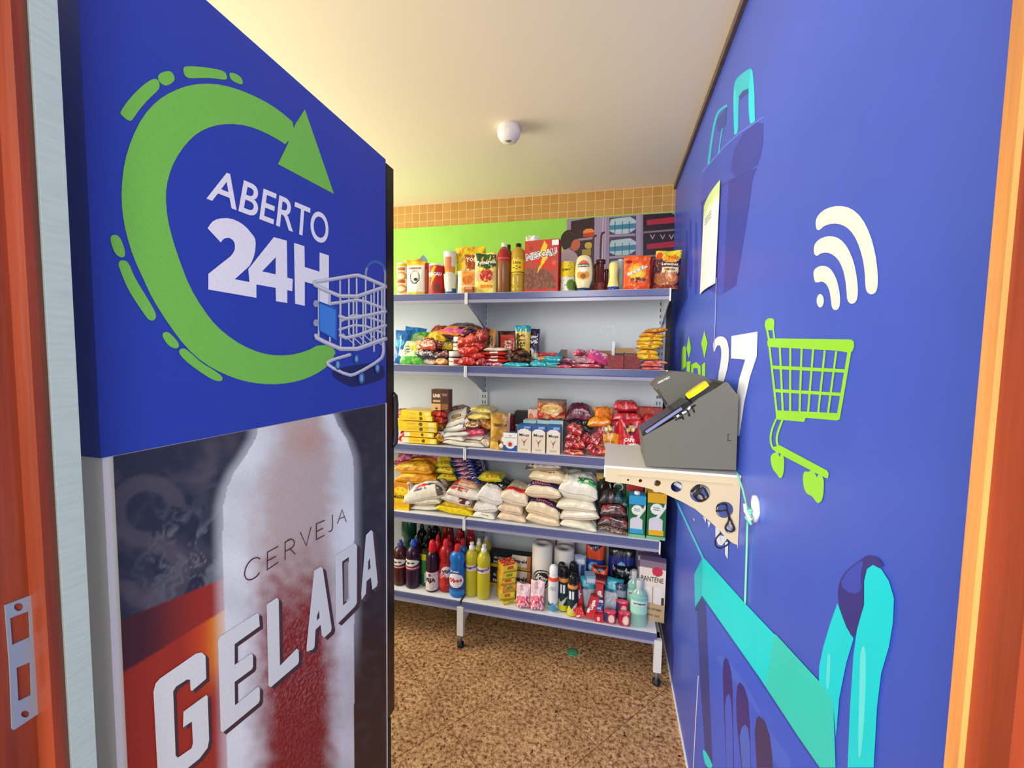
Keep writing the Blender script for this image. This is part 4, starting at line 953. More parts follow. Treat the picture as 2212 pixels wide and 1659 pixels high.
bottle('vegetable_can', 'yellow and white can of green peas on the top shelf', 'can', 0, (1209, 1241, 560), pc([(.97,0),(1,.01),(1,.985),(.97,1),(.9,.995)], 'c9cbb8'), None, (.03,.97,'e9e6da'), [('r',0,.5,1,1,'f0d018'), ('e',.72,.2,.24,.2,'5f8a26'), ('n','86a83c',12,.4), ('t','Quero',.45,.74,.4,.13,'3a4a20'), ('e',.08,.3,.06,.2,'b8481e')], off=.015)
bottle('mayonnaise_bottle', 'cream mayonnaise squeeze bottle with blue label band and dark blue cap underneath', 'bottle', 0, (1241, 1280, 549), pc([(.62,.08),(.72,.12),(.95,.3),(1,.5),(.96,.68),(.85,.85),(.72,.95),(.4,.995)], 'f3e3b2'), pc([(.66,0),(.7,.02),(.66,.085),(.3,.09)], '17456e'), (.28,.9,'f3e3b2'),
    [('e',.5,.55,.28,.42,'f0dca0'), ('e',.5,.74,.2,.16,'d9672a'), ('r',.28,.62,.72,.74,'1c3552'), ('t','HELLMANNS',.5,.68,.42,.06,'ffffff'), ('e',.5,.25,.24,.2,'f09a1c'), ('e',.5,.2,.1,.12,'7a5a1c'), ('e',.5,.48,.14,.1,'f5efe0')], sq=.6, off=.015)
for i, (bx, lb, of) in enumerate((((1280, 1296, 566), 'small burgundy syrup bottle just right of the mayonnaise bottle', .09), ((1285, 1309, 559), 'tall burgundy syrup bottle with a screw lid beside the mayonnaise', .045), ((1304, 1315, 580), 'short burgundy bottle tucked beside the mustard bottle', .08))):
    bottle('syrup_bottle', lb, 'bottle', 0, bx, pc([(.9,0),(1,.02),(1,.28),(.72,.34),(.66,.8),(.66,.9)], '5a1418'), pc([(.85,.88),(.9,.9),(.9,.985),(.8,1)], '4a1a16'), (.05,.27,'701a1e'), off=of, mt=M_PLAS, group='burgundy syrup bottles')
bottle('mustard_bottle', 'pale yellow waisted mustard squeeze bottle with blue base cap', 'bottle', 0, (1312, 1339, 564), pc([(.93,.14),(.95,.17),(.86,.26),(.7,.45),(.68,.6),(.78,.75),(.78,.9),(.66,.98),(.4,1)], 'efe28a'), pc([(.88,0),(.97,.02),(.97,.14),(.6,.145)], '2f4f9a'), off=.02)
bottle('small_bottle', 'small clear bottle standing behind the mustard bottle', 'bottle', 0, (1333, 1348, 559), pc([(.9,0),(1,.1),(1,.85),(.7,.95)], 'b9c4b8'), pc([(.72,.93),(.72,1)], 'dfe4e4'), off=.12)
bag('chocolate_drink_pouch', 'orange malt drink pouch with a tilted white and blue name on the top shelf', 'pouch', 0, (1347, 1406, 551), 'e8551c', [('e',.52,.52,.34,.24,'f5b01e'), ('e',.5,.5,.26,.19,'f8cc3a'), ('e',.55,.28,.3,.07,'5a1f14'), ('n','f28a3a',7,.3), ('e',.2,.82,.12,.05,'7a1c18'), ('t','Ovomaltine',.5,.56,.86,.105,'ffffff',.42,.07), ('t','Ovomaltine',.5,.56,.845,.092,'22409a',.42,.01), ('r',0,0,1,.05,'d84814')], T=.03, style='pouch')
bag('red_packet', 'dark red packet edge behind the orange malt drink pouch', 'bag', 0, (1398, 1414, 556), 'a02020', off=.09, T=.03)
bag('cassava_snack_bag', 'purple and yellow bag of seasoned flour leaning over the right shelf end', 'bag', 0, (1413, 1470, 540), '37143a', [('r',0,.8,1,1,'e8d82a'), ('e',.62,.78,.33,.1,'f0a81c'), ('e',.16,.86,.12,.1,'e0402a'), ('t','YOKI',.68,.8,.4,.09,'c33a1c',-.1), ('t','Lemannini',.6,.64,.62,.07,'f3ece0',-.05), ('r',.3,.42,.95,.57,'e8d9a8'), ('t','FAROFA',.62,.50,.42,.05,'5a3a2a',-.04), ('e',.5,.25,.48,.18,'a05a30'), ('e',.72,.3,.2,.12,'d98a4a'), ('r',0,0,1,.1,'8a3a24'), ('n','b96a3a',8,.33)], T=.05, style='pouch', off=.03, ry=3, rz=-10)

# ================================================================== second shelf: sweets and snacks
SB = 'snack bags on the second shelf'
bag('snack_bag', 'bright blue bag at the far left of the second shelf', 'bag', 1, (845, 880, 712), '1479c2', [('n','0f5aa8',5,.1), ('e',.4,.6,.3,.12,'5ac2ea'), ('e',.6,.3,.2,.1,'f2f4f8')], off=.03, T=.05, group=SB, rx=-8)
bag('snack_bag', 'blue bag with a red and white badge leaning over the left bag', 'bag', 1, (856, 903, 706), '1a86cf', [('n','0f66b5',5,.15), ('e',.4,.4,.16,.14,'d8dce8'), ('e',.42,.42,.1,.09,'c8283a')], off=.10, T=.05, group=SB, rx=-12, ry=6)
bag('snack_bag', 'bright green bag above the pale corn snack bag', 'bag', 1, (873, 927, 713), '3fae2a', [('n','9ad858',5,.12), ('e',.5,.7,.3,.14,'c8eaa0'), ('r',0,0,1,.25,'1f7a22')], off=.08, T=.06, group=SB, rx=-15)
bag('snack_bag', 'pale green bag with an outlined badge, front of the left snack pile', 'bag', 1, (857, 912, 735), 'e3ecc0', [('r',0,0,1,.3,'3fae3a'), ('n','8fd05a',5,.25), ('e',.38,.6,.2,.13,'54704a'), ('e',.38,.6,.16,.1,'e8efc8'), ('e',.7,.7,.2,.14,'f0e23a'), ('t','PINGO',.38,.6,.26,.08,'3a4a6a',.2)], off=.02, T=.05, group=SB, rx=-10)
lie('snack_bag', 'shiny yellow bag lying on the sweets near the green bag', 'bag', 1, (918, 964, 712, 742), 'eccb2e', [('n','c8901c',4,.15), ('r',0,.7,1,1,'f5e89a')], off=.04, D=.16, rx=8, ry=-14, group=SB)
lie('snack_bag', 'dark red triangular bag top behind the yellow and purple bags', 'bag', 1, (930, 966, 702, 722), '8e2a1e', [('n','c84a34',5,.1)], off=.13, D=.12, group=SB)
lie('snack_bag', 'purple and orange bag of corn snacks on top of the snack pile', 'bag', 1, (948, 1026, 698, 728), '53214c', [('r',0,0,.5,.9,'e88a1c'), ('r',.55,.3,1,1,'2c1030'), ('p',[(.05,.1),(.6,.0),(.7,.3),(.1,.4)],'d24aa8'), ('n','f0a23a',4,.35)], off=.04, D=.17, rx=12, ry=4, group=SB)
for i, (bx, c1, c2, lb, ry) in enumerate((((903, 938, 732, 757), 'e0573a', 'f2d8cc', 'red and white sweet bag left of the yellow wrapper', 8), ((930, 954, 733, 757), '6a1a16', '9a3a2a', 'dark red sweet bag beneath the shiny yellow bag', 0), ((951, 978, 738, 757), 'c9a81c', '8a8a1c', 'olive yellow packet beside the upper white jar', 0),
        ((898, 934, 754, 776), '26304e', 'e8d2d6', 'navy and pink speckled sweet bag, left one of the middle layer', 5), ((932, 968, 756, 778), '2b2c48', 'b45a4a', 'navy sweet bag with red specks next to the lower white jar', -5), ((907, 940, 773, 792), 'f1e6cc', 'e8b878', 'cream bag of sweets lowest beside the green bag', 0), ((938, 964, 774, 792), 'e88a2c', 'f2dca8', 'orange speckled bag lowest beside the white jar', 0),
        ((893, 918, 742, 756), 'e8c85a', 'f0e2b0', 'small gold packet between the pale green and red bags', 10))):
    lie('sweet_bag', lb, 'bag', 1, bx, c1, [('n',c2,6,.08), ('n','f6ece0',9,.32)], off=.02+.012*(i % 3), D=.15, ry=ry, group='bags of sweets on the second shelf', cr=1.3)
for yt, yb, x0, x1, lb in ((757, None, 966, 993, 'lower white lidded jar with a dark band on the second shelf'), (727, 757, 974, 997, 'upper white lidded jar stacked on the lower jar')):
    bottle('hazelnut_jar', lb, 'jar', 1, (x0, x1, yt, yb) if yb else (x0, x1, yt), pc([(.9,0),(1,.03),(1,.66),(.86,.72)], 'ead9c4'), pc([(.98,.72),(1,.74),(1,.97),(.94,1)], 'f5f1ea'), (.06,.64,'f3ead8'), [('r',0,.8,1,1,'3a2418'), ('r',.55,.1,.8,.6,'c43a3a'), ('t','Duo',.35,.4,.3,.25,'6a4a3a')], off=.015 if not yb else .03, capname='lid')
RB_ = 'red chocolate bags piled on the second shelf'
for i, (bx, ry, rx, c, lb) in enumerate((((988, 1026, 770, 793), 0, 0, 'c21a1c', 'bottom red bag of the pile beside the white jars'), ((1000, 1046, 757, 776), 8, 0, 'd0241c', 'second red bag up in the pile beside the jars'), ((990, 1034, 744, 764), -8, 4, 'd82a1e', 'third red bag up in the pile beside the jars'), ((994, 1042, 731, 752), 10, 6, 'cc2320', 'fourth red bag up in the pile beside the jars'), ((986, 1030, 719, 740), -16, 10, 'd8432e', 'tilted red bag near the top of the red pile'), ((1022, 1052, 709, 735), -20, 12, 'a32420', 'dark red topmost bag crossing the post'), ((1026, 1048, 776, 792), 0, 0, '8e1a20', 'small dark red packet at the foot of the red pile'))):
    lie('chocolate_bag', lb, 'bag', 1, bx, c, [('n','f05a4a',5,.2), ('n','f4c8c0',7,.38), ('e',.5,.3,.3,.1,'e8887a')], off=.012+.01*(i % 2), D=.16, ry=ry, rx=rx, group=RB_, cr=1.5)
bag('chocolate_bag', 'golden brown chocolate bag standing behind the red pile', 'bag', 1, (1044, 1072, 712), '9a5a20', [('r',0,.6,1,1,'c88a2a'), ('e',.5,.7,.3,.15,'5a2c14'), ('n','e0a040',5,.25)], off=.09, T=.03, group='standing chocolate packs')
bag('chocolate_bag', 'dark brown chocolate bag with a red panel and sideways name', 'bag', 1, (1070, 1117, 714), '33180f', [('r',.12,.05,.82,.88,'c43826'), ('r',.36,.02,.66,.76,'a82a1e'), ('r',0,.0,.1,.9,'33180f'), ('t',"HERSHEY'S",.5,.42,1.0,.2,'f2d8b8',1.5708,.04)], off=.07, T=.03, group='standing chocolate packs')
bag('biscuit_pack', 'upright biscuit pack, teal top and yellow below with a dark sideways name', 'pack', 1, (1110, 1147, 698), 'e9c23e', [('r',0,.84,1,1,'12a3c0'), ('r',.0,.0,.28,.8,'6a4a1c'), ('n','f2dc8a',6,.3), ('t',"HERSHEY'S",.42,.44,1.7,.24,'2a1c14',1.5708,.04)], off=.085, T=.035, group='standing chocolate packs')
bag('wafer_pack', 'navy wafer pack with a white sideways name in front of the shelf back', 'pack', 1, (1140, 1164, 710), '191f52', [('r',0,0,1,.36,'d9c9a2'), ('n','8a6a4a',9,.28), ('t','BIS',.46,.72,.85,.27,'f4f4fa',-1.5708,.06), ('e',.3,.4,.2,.08,'f4f4fa')], off=.10, T=.035, group='standing chocolate packs', rx=-4)
for i in range(4):
    yb = 783-i*8; lie('wafer_bar', ['lowest', 'second', 'third', 'topmost'][i]+' red and white wafer bar in the stack left of the dark bars', 'bar', 1, (1040+i*1.2, 1096-i*.5, yb-8.5, yb), 'c8281e' if i < 3 else 'efe2cc', [('r',.3,0,.6,.6,'f0e6dc'), ('t','KIT',.45,.2,.2,.2,'c8281e')], off=.02, D=.13, group='stack of red and white wafer bars', cr=.6)
for i, (x0, x1, c, lb) in enumerate(((1036, 1062, 'b4508a', 'magenta bar under the stack of red wafer bars'), (1058, 1086, 'd88a9a', 'pink bar under the right half of the wafer stack'))):
    lie('sweet_bar', lb, 'bar', 1, (x0, x1, 783, 793), c, [('n','e8d0e0',6,.1)], off=.018, D=.12, group='bars lying at the shelf edge')
for i, (bx, ry, rz, lb) in enumerate((((1098, 1124, 765, 783), 12, 20, 'dark chocolate bar tipped left among the brown bars'), ((1105, 1142, 757, 774), -14, -15, 'dark brown bar lying across the others'), ((1112, 1150, 770, 784), 6, 10, 'dark bar with red specks nearest the teal bars'), ((1100, 1126, 754, 768), -30, 25, 'dark bar leaning steeply against the brown packs'))):
    lie('chocolate_bar', lb, 'bar', 1, bx, '34231c', [('n','6a4a34',7,.15), ('n','a8322a',5,.4)], off=.02+.012*i, D=.11, ry=ry, rz=rz, group='loose dark chocolate bars')
for i, (bx, c, rz, lb) in enumerate((((1084, 1146, 783, 794), '1bb2c4', 0, 'long teal bar flat at the front edge under the dark bars'), ((1138, 1176, 779, 795), '2fb6c6', 8, 'teal bar end overlapping the long teal bar'), ((1150, 1216, 770, 782), '12a8bc', -6, 'upper teal bar with an orange middle'), ((1146, 1210, 780, 790), '3cc2cc', 5, 'middle teal bar with an orange middle'), ((1162, 1208, 787, 797), '6fc2c8', 0, 'lowest teal and grey bar at the shelf edge'))):
    lie('coconut_bar', lb, 'bar', 1, bx, c, ([('r',.22,0,.42,1,'e07a2a')] if i in (2, 3) else [])+[('n','bfeef0',7,.3)], off=.012+.006*i, D=.10, rz=rz, group='teal bars at the shelf edge')
lie('wafer_bar', 'thin red bar lying behind the teal bars', 'bar', 1, (1152, 1212, 761, 771), 'd0343a', [('n','f0a0a0',6,.3)], off=.09, D=.1)
carton('sweet_box', 'small white and brown box standing behind the teal bars', 'box', 1, (1211, 1224, 755), .03, 'e9dcc8', [('r',0,.5,1,1,'6a4636'), ('e',.5,.45,.3,.1,'b03a3a')], off=.10)
PB = 'pink bars heaped at the front of the second shelf'
for i, (bx, c, rz, ry, lb) in enumerate((((1202, 1236, 789, 797), 'd8365a', 0, 0, 'flat crimson bar lowest left of the pink heap'), ((1222, 1300, 787, 798), 'b8283c', 0, 0, 'wide dark red bar under the pink heap'), ((1238, 1268, 773, 785), 'c99a9a', 12, 8, 'dusty pink bar at the left of the heap'), ((1258, 1290, 776, 790), 'e8528a', -10, -8, 'hot pink bar in the middle of the heap'), ((1262, 1312, 763, 786), 'd84a8c', 28, 26, 'magenta bar leaning down to the right'), ((1246, 1262, 754, 768), 'c8345a', -20, -30, 'small pink bar tip sticking up at the back'), ((1196, 1240, 777, 788), '88405a', 14, 4, 'plum coloured bar at the left end of the heap'), ((1276, 1304, 783, 795), 'e88aa0', -16, 0, 'light pink bar nearest the dark red boxes'))):
    lie('fruit_bar', lb, 'bar', 1, bx, c, [('n','f2c0d0',6,.2), ('e',.5,.4,.2,.2,'f6dce4')], off=.015+.012*(i % 4), D=.09, rz=rz, ry=ry, group=PB, cr=1.2)
def tray(name, lb, bx, off, D, c_in, c_out, h=.045):
    x, Y, z_, w_, hh = spot(1, bx[0], bx[1], bx[2], None, off); t = thing(name, lb, 'box', (x, Y+D/2, z_)); mb = MB()
    mb.box((-w_/2, -D/2, 0), (w_/2, D/2, .002), c_in); mb.box((-w_/2, -D/2, 0), (w_/2, -D/2+.002, hh*.35), c_out); mb.box((-w_/2, D/2-.002, 0), (w_/2, D/2, hh), c_in)
    for s_ in (-1, 1): mb.prism([(-D/2, 0), (D/2, 0), (D/2, hh), (-D/2, hh*.35)], lambda a, b, t_: (t_, a, b), s_*w_/2-(.002 if s_ > 0 else 0), s_*w_/2+(0 if s_ > 0 else .002), c_out)
    mb.build('tray', M_CARD, t); return t
tray('display_box', 'open cardboard display box with pale pink sides behind the pink bars', (1264, 1320, 756), .10, .12, '9a6c40', 'eec6b8')
carton('display_box', 'tan and black printed display box behind the dark red boxes', 'box', 1, (1324, 1374, 743), .08, 'b48a5a', [('r',0,0,1,.75,'4a3a34'), ('r',.5,.05,.95,.68,'9a948c'), ('r',.05,.05,.4,.6,'7a5a4a'), ('r',.46,0,.5,.8,'15120f')], off=.15, side='cfe0e2')
carton('display_box', 'narrow pale blue upright flap beside the tan display box', 'box', 1, (1320, 1326, 738), .07, 'dfe9ee', off=.14)
carton('chocolate_box', 'dark red box, left and lower of the pair by the yellow stack', 'box', 1, (1312, 1347, 768), .12, '7a1014', [('n','8e1c20',5,.2)], off=.012)
carton('chocolate_box', 'dark red box, right and taller of the pair by the yellow stack', 'box', 1, (1346, 1384, 764), .12, '740d12', [('n','8e1c20',5,.2)], off=.02)
for i, (x0, x1, yt, yb, c) in enumerate(((1375, 1424, 765, 779, 'eebb1c'), (1376, 1424, 755, 767, 'e9ad18'), (1376, 1425, 745, 757, 'f0bd22'), (1377, 1436, 735, 747, 'eeb21a'), (1378, 1432, 726, 738, 'f2c62a'), (1382, 1440, 719, 729, 'e8991e'), (1392, 1442, 711, 721, 'e08a1e'))):
    lie('peanut_bar', ['lowest', 'second', 'third', 'fourth', 'fifth', 'sixth', 'topmost'][i]+' yellow packet counted upwards in the stack at the right shelf end', 'bar', 1, (x0, x1, yt, yb), c, [('r',.45,0,.6,.7,'c87a14'), ('n','f8e070',6,.25)], off=.02, D=.12, rz=(-1)**i*3, ry=(0, 0, 0, 0, -3, 3, -4)[i], group='stack of yellow packets')
for i, (x0, x1, yt, yb, c) in enumerate(((1384, 1434, 793, 801, 'e86a68'), (1384, 1434, 787, 795, 'e2706a'), (1388, 1441, 779, 788, 'ee8078'))):
    lie('wafer_pack', ['lowest', 'middle', 'topmost'][i]+' salmon pink wafer pack under the yellow stack', 'pack', 1, (x0, x1, yt, yb), c, [('n','f6b0a8',6,.2), ('r',.4,0,.55,.5,'b8502a')], off=.012, D=.12, rz=(2, -2, 5)[i], group='stack of salmon pink packs')

# ================================================================== third shelf
lie('sugar_packet', 'dark red packet behind the left end of the yellow pasta stack', 'packet', 2, (846, 874, 886, 905), 'b8302e', [('n','f0b0a0',6,.2)], off=.12, D=.1)
PS = 'stack of yellow biscuit packs on the third shelf'
for i, (x0, x1, yt, yb) in enumerate(((868, 942, 946, 958), (868, 940, 934, 946), (852, 944, 922, 934), (854, 944, 910, 922), (863, 934, 900, 911), (866, 932, 887, 900))):
    lb = ['lowest', 'second', 'third', 'fourth', 'fifth', 'topmost'][i]+' yellow biscuit pack counted upwards in the stack at left of third shelf'
    x, Y, z_, w_, h = spot(2, x0, x1, yt, yb, .015); t = thing('biscuit_pack', lb, 'pack', (x, Y+.07, z_), (0, 0, math.radians((-1)**i*1.5)), PS)
    W1 = w_*.86
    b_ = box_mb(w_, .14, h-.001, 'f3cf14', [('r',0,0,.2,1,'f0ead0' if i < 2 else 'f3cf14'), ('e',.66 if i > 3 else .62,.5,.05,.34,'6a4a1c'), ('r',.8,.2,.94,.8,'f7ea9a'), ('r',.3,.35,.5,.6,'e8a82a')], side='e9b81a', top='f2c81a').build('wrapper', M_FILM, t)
    if i in (4, 5):
        mb = bag_mb(.05, .11, h*.95, 'c8221c', [('n','f06a5a',6,.25)], 'pillow', i, 1.4, lay=True); o = mb.build('end_seal', M_FILM, t, label='red end'); o.location = (w_/2+.022, 0, 0)
    if i in (0, 1):
        mb = bag_mb(.04, .11, h*.95, 'c8221c', [], 'pillow', i, 1.4, lay=True); o = mb.build('end_seal', M_FILM, t, label='red end'); o.location = (-w_/2-.014, 0, 0)
lie('biscuit_pack', 'loose red biscuit pack under the brown cocoa tin', 'pack', 2, (930, 962, 888, 904), 'c4251e', [('n','f0705a',5,.2)], off=.04, D=.12, cr=1.4)
lie('biscuit_pack', 'second loose red pack right of the yellow biscuit stack', 'pack', 2, (932, 960, 903, 918), 'a81c1a', [('n','e0503a',5,.2)], off=.03, D=.12, cr=1.4)
lie('biscuit_pack', 'brown orange pack wedged right of the yellow biscuit stack', 'pack', 2, (936, 956, 917, 934), '8a4a20', [('n','e0a03a',5,.1)], off=.03, D=.12, cr=1.4)
lie('biscuit_pack', 'gold pack lowest, wedged between biscuit stack and white sachets', 'pack', 2, (938, 958, 936, 956), 'd89a20', [('n','6a3a18',5,.1)], off=.02, D=.12, cr=1.4)
carton('cocoa_tin', 'brown rectangular cocoa tin standing on the red packs', 'tin', 2, (932, 969, 844, 889), .05, '4a2a20', [('r',.0,.35,.58,1,'5c3424'), ('r',0,0,.55,.32,'e0b478'), ('r',.08,.40,.52,.48,'d8b488'), ('r',.62,.68,.9,.82,'a06a70'), ('r',.6,.05,.95,.3,'9a5a30'), ('t','LINK',.32,.70,.46,.17,'f0e8c8',0,.05), ('e',.3,.08,.08,.05,'2a1812')], off=.045, side='5a3022', top='8a6a58')
lie('coffee_sachet', 'dark brown printed bag behind the white sachets', 'bag', 2, (968, 1006, 879, 900), '4a3230', [('n','c89a8a',6,.15)], off=.12, D=.1, rx=10)
WS = 'white sachets fanned out on the third shelf'
for i, (x0, x1, yt, yb, ry, c) in enumerate(((954, 1042, 954, 970, 3, 'eeeadf'), (948, 1006, 943, 956, -4, 'e8e6e0'), (952, 1010, 932, 946, -8, 'ecebe4'), (956, 1012, 918, 935, -12, 'e6e5e2'), (962, 1014, 902, 924, -18, 'eae8e2'))):
    lie('seasoning_sachet', ['lowest and longest', 'second', 'third', 'fourth', 'fifth'][i]+' white sachet counted upwards in the fanned pile', 'sachet', 2, (x0, x1, yt, yb), c, [('e',.5,.4,.3,.12,'6a5a40'), ('e',.5,.42,.24,.08,'d8b04a')], off=.015+.008*i, D=.15, ry=ry, rz=(-1)**i*5, group=WS, cr=.8)
bag('seasoning_sachet', 'white sachet with a yellow and black badge standing up on the fanned pile', 'sachet', 2, (964, 1012, 884, 916), 'ebe8de', [('e',.5,.5,.26,.16,'3a3020'), ('e',.5,.52,.2,.1,'e2b83a'), ('t','KNORR',.5,.52,.3,.1,'2a5a3a')], off=.06, T=.02, rx=-25, ry=-18)
for i, (bx, c, c2, lb, ry) in enumerate((((1012, 1062, 883, 896), 'efe08a', 'd8b83a', 'yellow bag topmost in the pile left of the gold pouch', 6), ((1010, 1058, 895, 908), 'ecd568', 'f4ecb0', 'second yellow bag in the pile left of the gold pouch', -4), ((1020, 1060, 906, 928), 'e0a03a', '8a5a3a', 'orange bag leaning in the pile left of the gold pouch', 16), ((1000, 1040, 912, 928), '6a4238', 'e8c8a0', 'brown striped bag between the yellow and pink bags', -10), ((990, 1046, 925, 945), 'dc3f62', 'f09ab0', 'pink bag lying across the white sachets', -6), ((1000, 1058, 940, 958), 'e6dfc8', 'f6f2e6', 'cream bag just below the pink bag', 4), ((1034, 1058, 950, 970), 'ddd5c2', 'c8a88a', 'small cream bag at the foot of the gold pouch', 0))):
    lie('biscuit_bag', lb, 'bag', 2, bx, c, [('n',c2,6,.15)], off=.035+.01*(i % 3), D=.15, ry=ry, group='mixed bags left of the gold pouch', cr=1.2)
bag('wafer_pouch', 'gold stand-up pouch with dark capitals and round chocolate balls', 'pouch', 2, (1057, 1100, 893), 'a8792c', [('p',[(0,1),(.5,.75),(.3,.4),(0,.3)],'c89a3e'), ('p',[(.5,.5),(1,.75),(.7,.38)],'c4953a'), ('e',.5,.2,.09,.06,'3a2a20'), ('e',.72,.3,.1,.07,'ece4d8'), ('e',.8,.18,.1,.06,'4a3428'), ('e',.62,.12,.1,.06,'f0e8dc'), ('r',0,0,.45,.22,'e0b04a'), ('t','TRENTO',.52,.67,.7,.08,'3a1c12',0,.03), ('r',.9,.4,1,1,'caa0a0')], off=.015, T=.04, style='pouch', D=.1)
carton('wafer_box', 'dark red box with gold lettering behind the gold pouch', 'box', 2, (1066, 1112, 884), .07, '6e1420', [('n','8a1c28',5,.1), ('t','TRENTO',.62,.36,.7,.16,'e0b0a0')], off=.12)
carton('wafer_box', 'black box with pale capital letters behind the milk cartons', 'box', 2, (1108, 1140, 882), .07, '1c1012', [('t','TRENTO',.5,.52,.86,.2,'d8c8c0',0,.03)], off=.13)
carton('wafer_box', 'box with orange and pink pictures beside the bread bag', 'box', 2, (1137, 1160, 885), .07, 'e8d0c0', [('e',.3,.7,.25,.2,'e0702a'), ('e',.75,.6,.2,.2,'c8403a'), ('n','f0a080',5,.2)], off=.13)
carton('cream_carton', 'small white and blue cream carton with a red fruit roundel', 'carton', 2, (1087, 1117, 935), .05, 'f2f0ea', [('r',0,0,1,.33,'1f4f9c'), ('e',.5,.38,.34,.26,'f4f2ec'), ('e',.5,.38,.26,.19,'e8d0c4'), ('e',.5,.36,.14,.12,'b0342a'), ('r',.1,.7,.9,.74,'5a7ab0'), ('e',.5,.84,.1,.04,'c8a060')], off=.012, side='cfd4dc', top='5a6a90')
for i, (x0, x1) in enumerate(((1118, 1147), (1149, 1178), (1181, 1210))):
    carton('condensed_milk_carton', ['leftmost', 'middle', 'rightmost'][i]+' of three cream condensed milk cartons with blue tops', 'carton', 2, (x0, x1, 918+i), .055, 'e8dac4', [('r',0,.78,1,1,'1d5aa8'), ('e',.5,.74,.42,.12,'f2e8dc'), ('r',.5,.88,.95,.95,'8ab0d8'), ('p',[(.25,.5),(.5,.38),(.75,.52),(.55,.34),(.5,.18),(.45,.34)],'9a4a4a'), ('t','Moça',.5,.62,.72,.13,'1c2450',0,.03), ('r',.25,.06,.75,.12,'c8b8a0')], off=.014, side='d5c6ae', top='2a66b0', group='condensed milk cartons')
for i, x0 in enumerate((1130, 1160, 1188)):
    carton('milk_carton', ['leftmost', 'middle', 'rightmost'][i]+' pale blue carton in the row behind the condensed milk', 'carton', 2, (x0, x0+28, 908), .06, 'a8d4dc', [('r',0,.0,1,.3,'d8e8ec')], off=.085, top='b8dce2', group='pale blue cartons')
bag('bread_bag', 'clear bag with red and golden sausage rolls resting on the cartons', 'bag', 2, (1157, 1222, 866, 912), 'a8563a', [('r',0,0,1,.42,'b8301e'), ('e',.55,.55,.36,.25,'e8c070'), ('e',.65,.38,.14,.14,'f0d8a0'), ('n','d8a060',5,.2), ('r',0,.85,1,1,'8a7a6a')], off=.07, T=.08, style='brick', cr=.8)
lie('coffee_pack', 'dark purple coffee pack lying left of the orange bag', 'packet', 2, (1222, 1282, 877, 915), '5a1730', [('n','8a3a54',5,.1), ('e',.6,.35,.3,.08,'d8b0bc')], off=.10, D=.12, rx=6, ry=-5, cr=1.3)
lie('coffee_pack', 'maroon pack under the dark purple coffee pack', 'packet', 2, (1228, 1284, 905, 930), '5c1420', [('n','8a2c34',5,.1)], off=.09, D=.11, ry=4)
lie('soup_packet', 'slim dark green packet slanting behind the small red packs', 'packet', 2, (1226, 1274, 916, 928), '16301f', [('n','d8e0d0',5,.42)], off=.05, D=.09, ry=18)
bag('flour_bag', 'orange bag with a cream bowl picture behind the three-bean pouches', 'bag', 2, (1280, 1326, 881, 925), 'e8691c', [('r',0,.7,1,1,'d8a060'), ('e',.5,.62,.34,.16,'f0e4c8'), ('e',.5,.68,.2,.08,'6a7a5a'), ('n','f09a3a',5,.3)], off=.08, T=.05, rx=-10)
lie('flour_bag', 'orange and yellow folded bag beneath the bowl picture bag', 'bag', 2, (1269, 1322, 903, 923), 'f0901c', [('r',0,0,.5,1,'f4b02a'), ('n','e0601c',5,.2)], off=.055, D=.1, ry=-8)
for i, (yt, yb) in enumerate(((892, 914), (868, 892))):
    x, Y, z_, w_, h = spot(2, 1322-i*0, 1388-i*5, yt, yb, .09)
    o = bag_mb(w_, .13, h, 'b8161e', [('n','e05058',7,.2), ('r',.48,0,.52,1,'e88a8a'), ('r',0,.0,.16,1,'d8404a')], 'brick', 31+i, .9, lay=True).build('coffee_brick', M_FILM); o.location = (x, Y+.065, z_)
    put(o, '', ('lower' if i == 0 else 'upper')+' glossy red vacuum coffee brick on the third shelf', 'brick', 'vacuum coffee bricks')
bag('coffee_pouch', 'orange and yellow coffee pouch with a round three-bean emblem', 'pouch', 2, (1286, 1343, 912), 'f0aa2c', [('r',0,.68,1,1,'a8182c'), ('p',[(0,.7),(.3,.6),(.7,.66),(1,.6),(1,.9),(0,.9)],'b81c28'), ('e',.5,.78,.24,.15,'8a1420'), ('e',.5,.78,.2,.12,'4a1410'), ('e',.42,.76,.07,.05,'f0c030'), ('e',.58,.76,.07,.05,'f0c030'), ('e',.5,.83,.07,.05,'f0c030'), ('e',.45,.2,.4,.14,'d8d8b0'), ('t','COFFEE',.5,.4,.5,.07,'b0601c')], off=.03, T=.05, style='pouch', group='three-bean coffee pouches')
bag('coffee_pouch', 'red coffee pouch with a round three-bean emblem partly behind the terminal', 'pouch', 2, (1336, 1395, 908), 'c01824', [('e',.45,.76,.26,.15,'7a101c'), ('e',.45,.76,.2,.11,'4a1410'), ('e',.37,.74,.07,.05,'e8b060'), ('e',.53,.74,.07,.05,'e8b060'), ('e',.45,.81,.07,.05,'e8b060'), ('t','CAFE',.4,.48,.4,.1,'f4e4e0',0,.05), ('e',.6,.2,.34,.2,'e8d8b8'), ('e',.6,.18,.22,.13,'5a6a3a')], off=.035, T=.05, style='pouch', group='three-bean coffee pouches')
carton('tea_box', 'long red box at the back right of the third shelf', 'box', 2, (1376, 1430, 881), .06, 'b8442e', [('n','d86a50',5,.3)], off=.16)
lie('coffee_pack', 'bright red pack just left of the terminal screen', 'packet', 2, (1386, 1420, 900, 925), 'c82028', [('n','f08080',6,.3)], off=.09, D=.1)
RP = 'small red seasoning packs heaped on the third shelf'
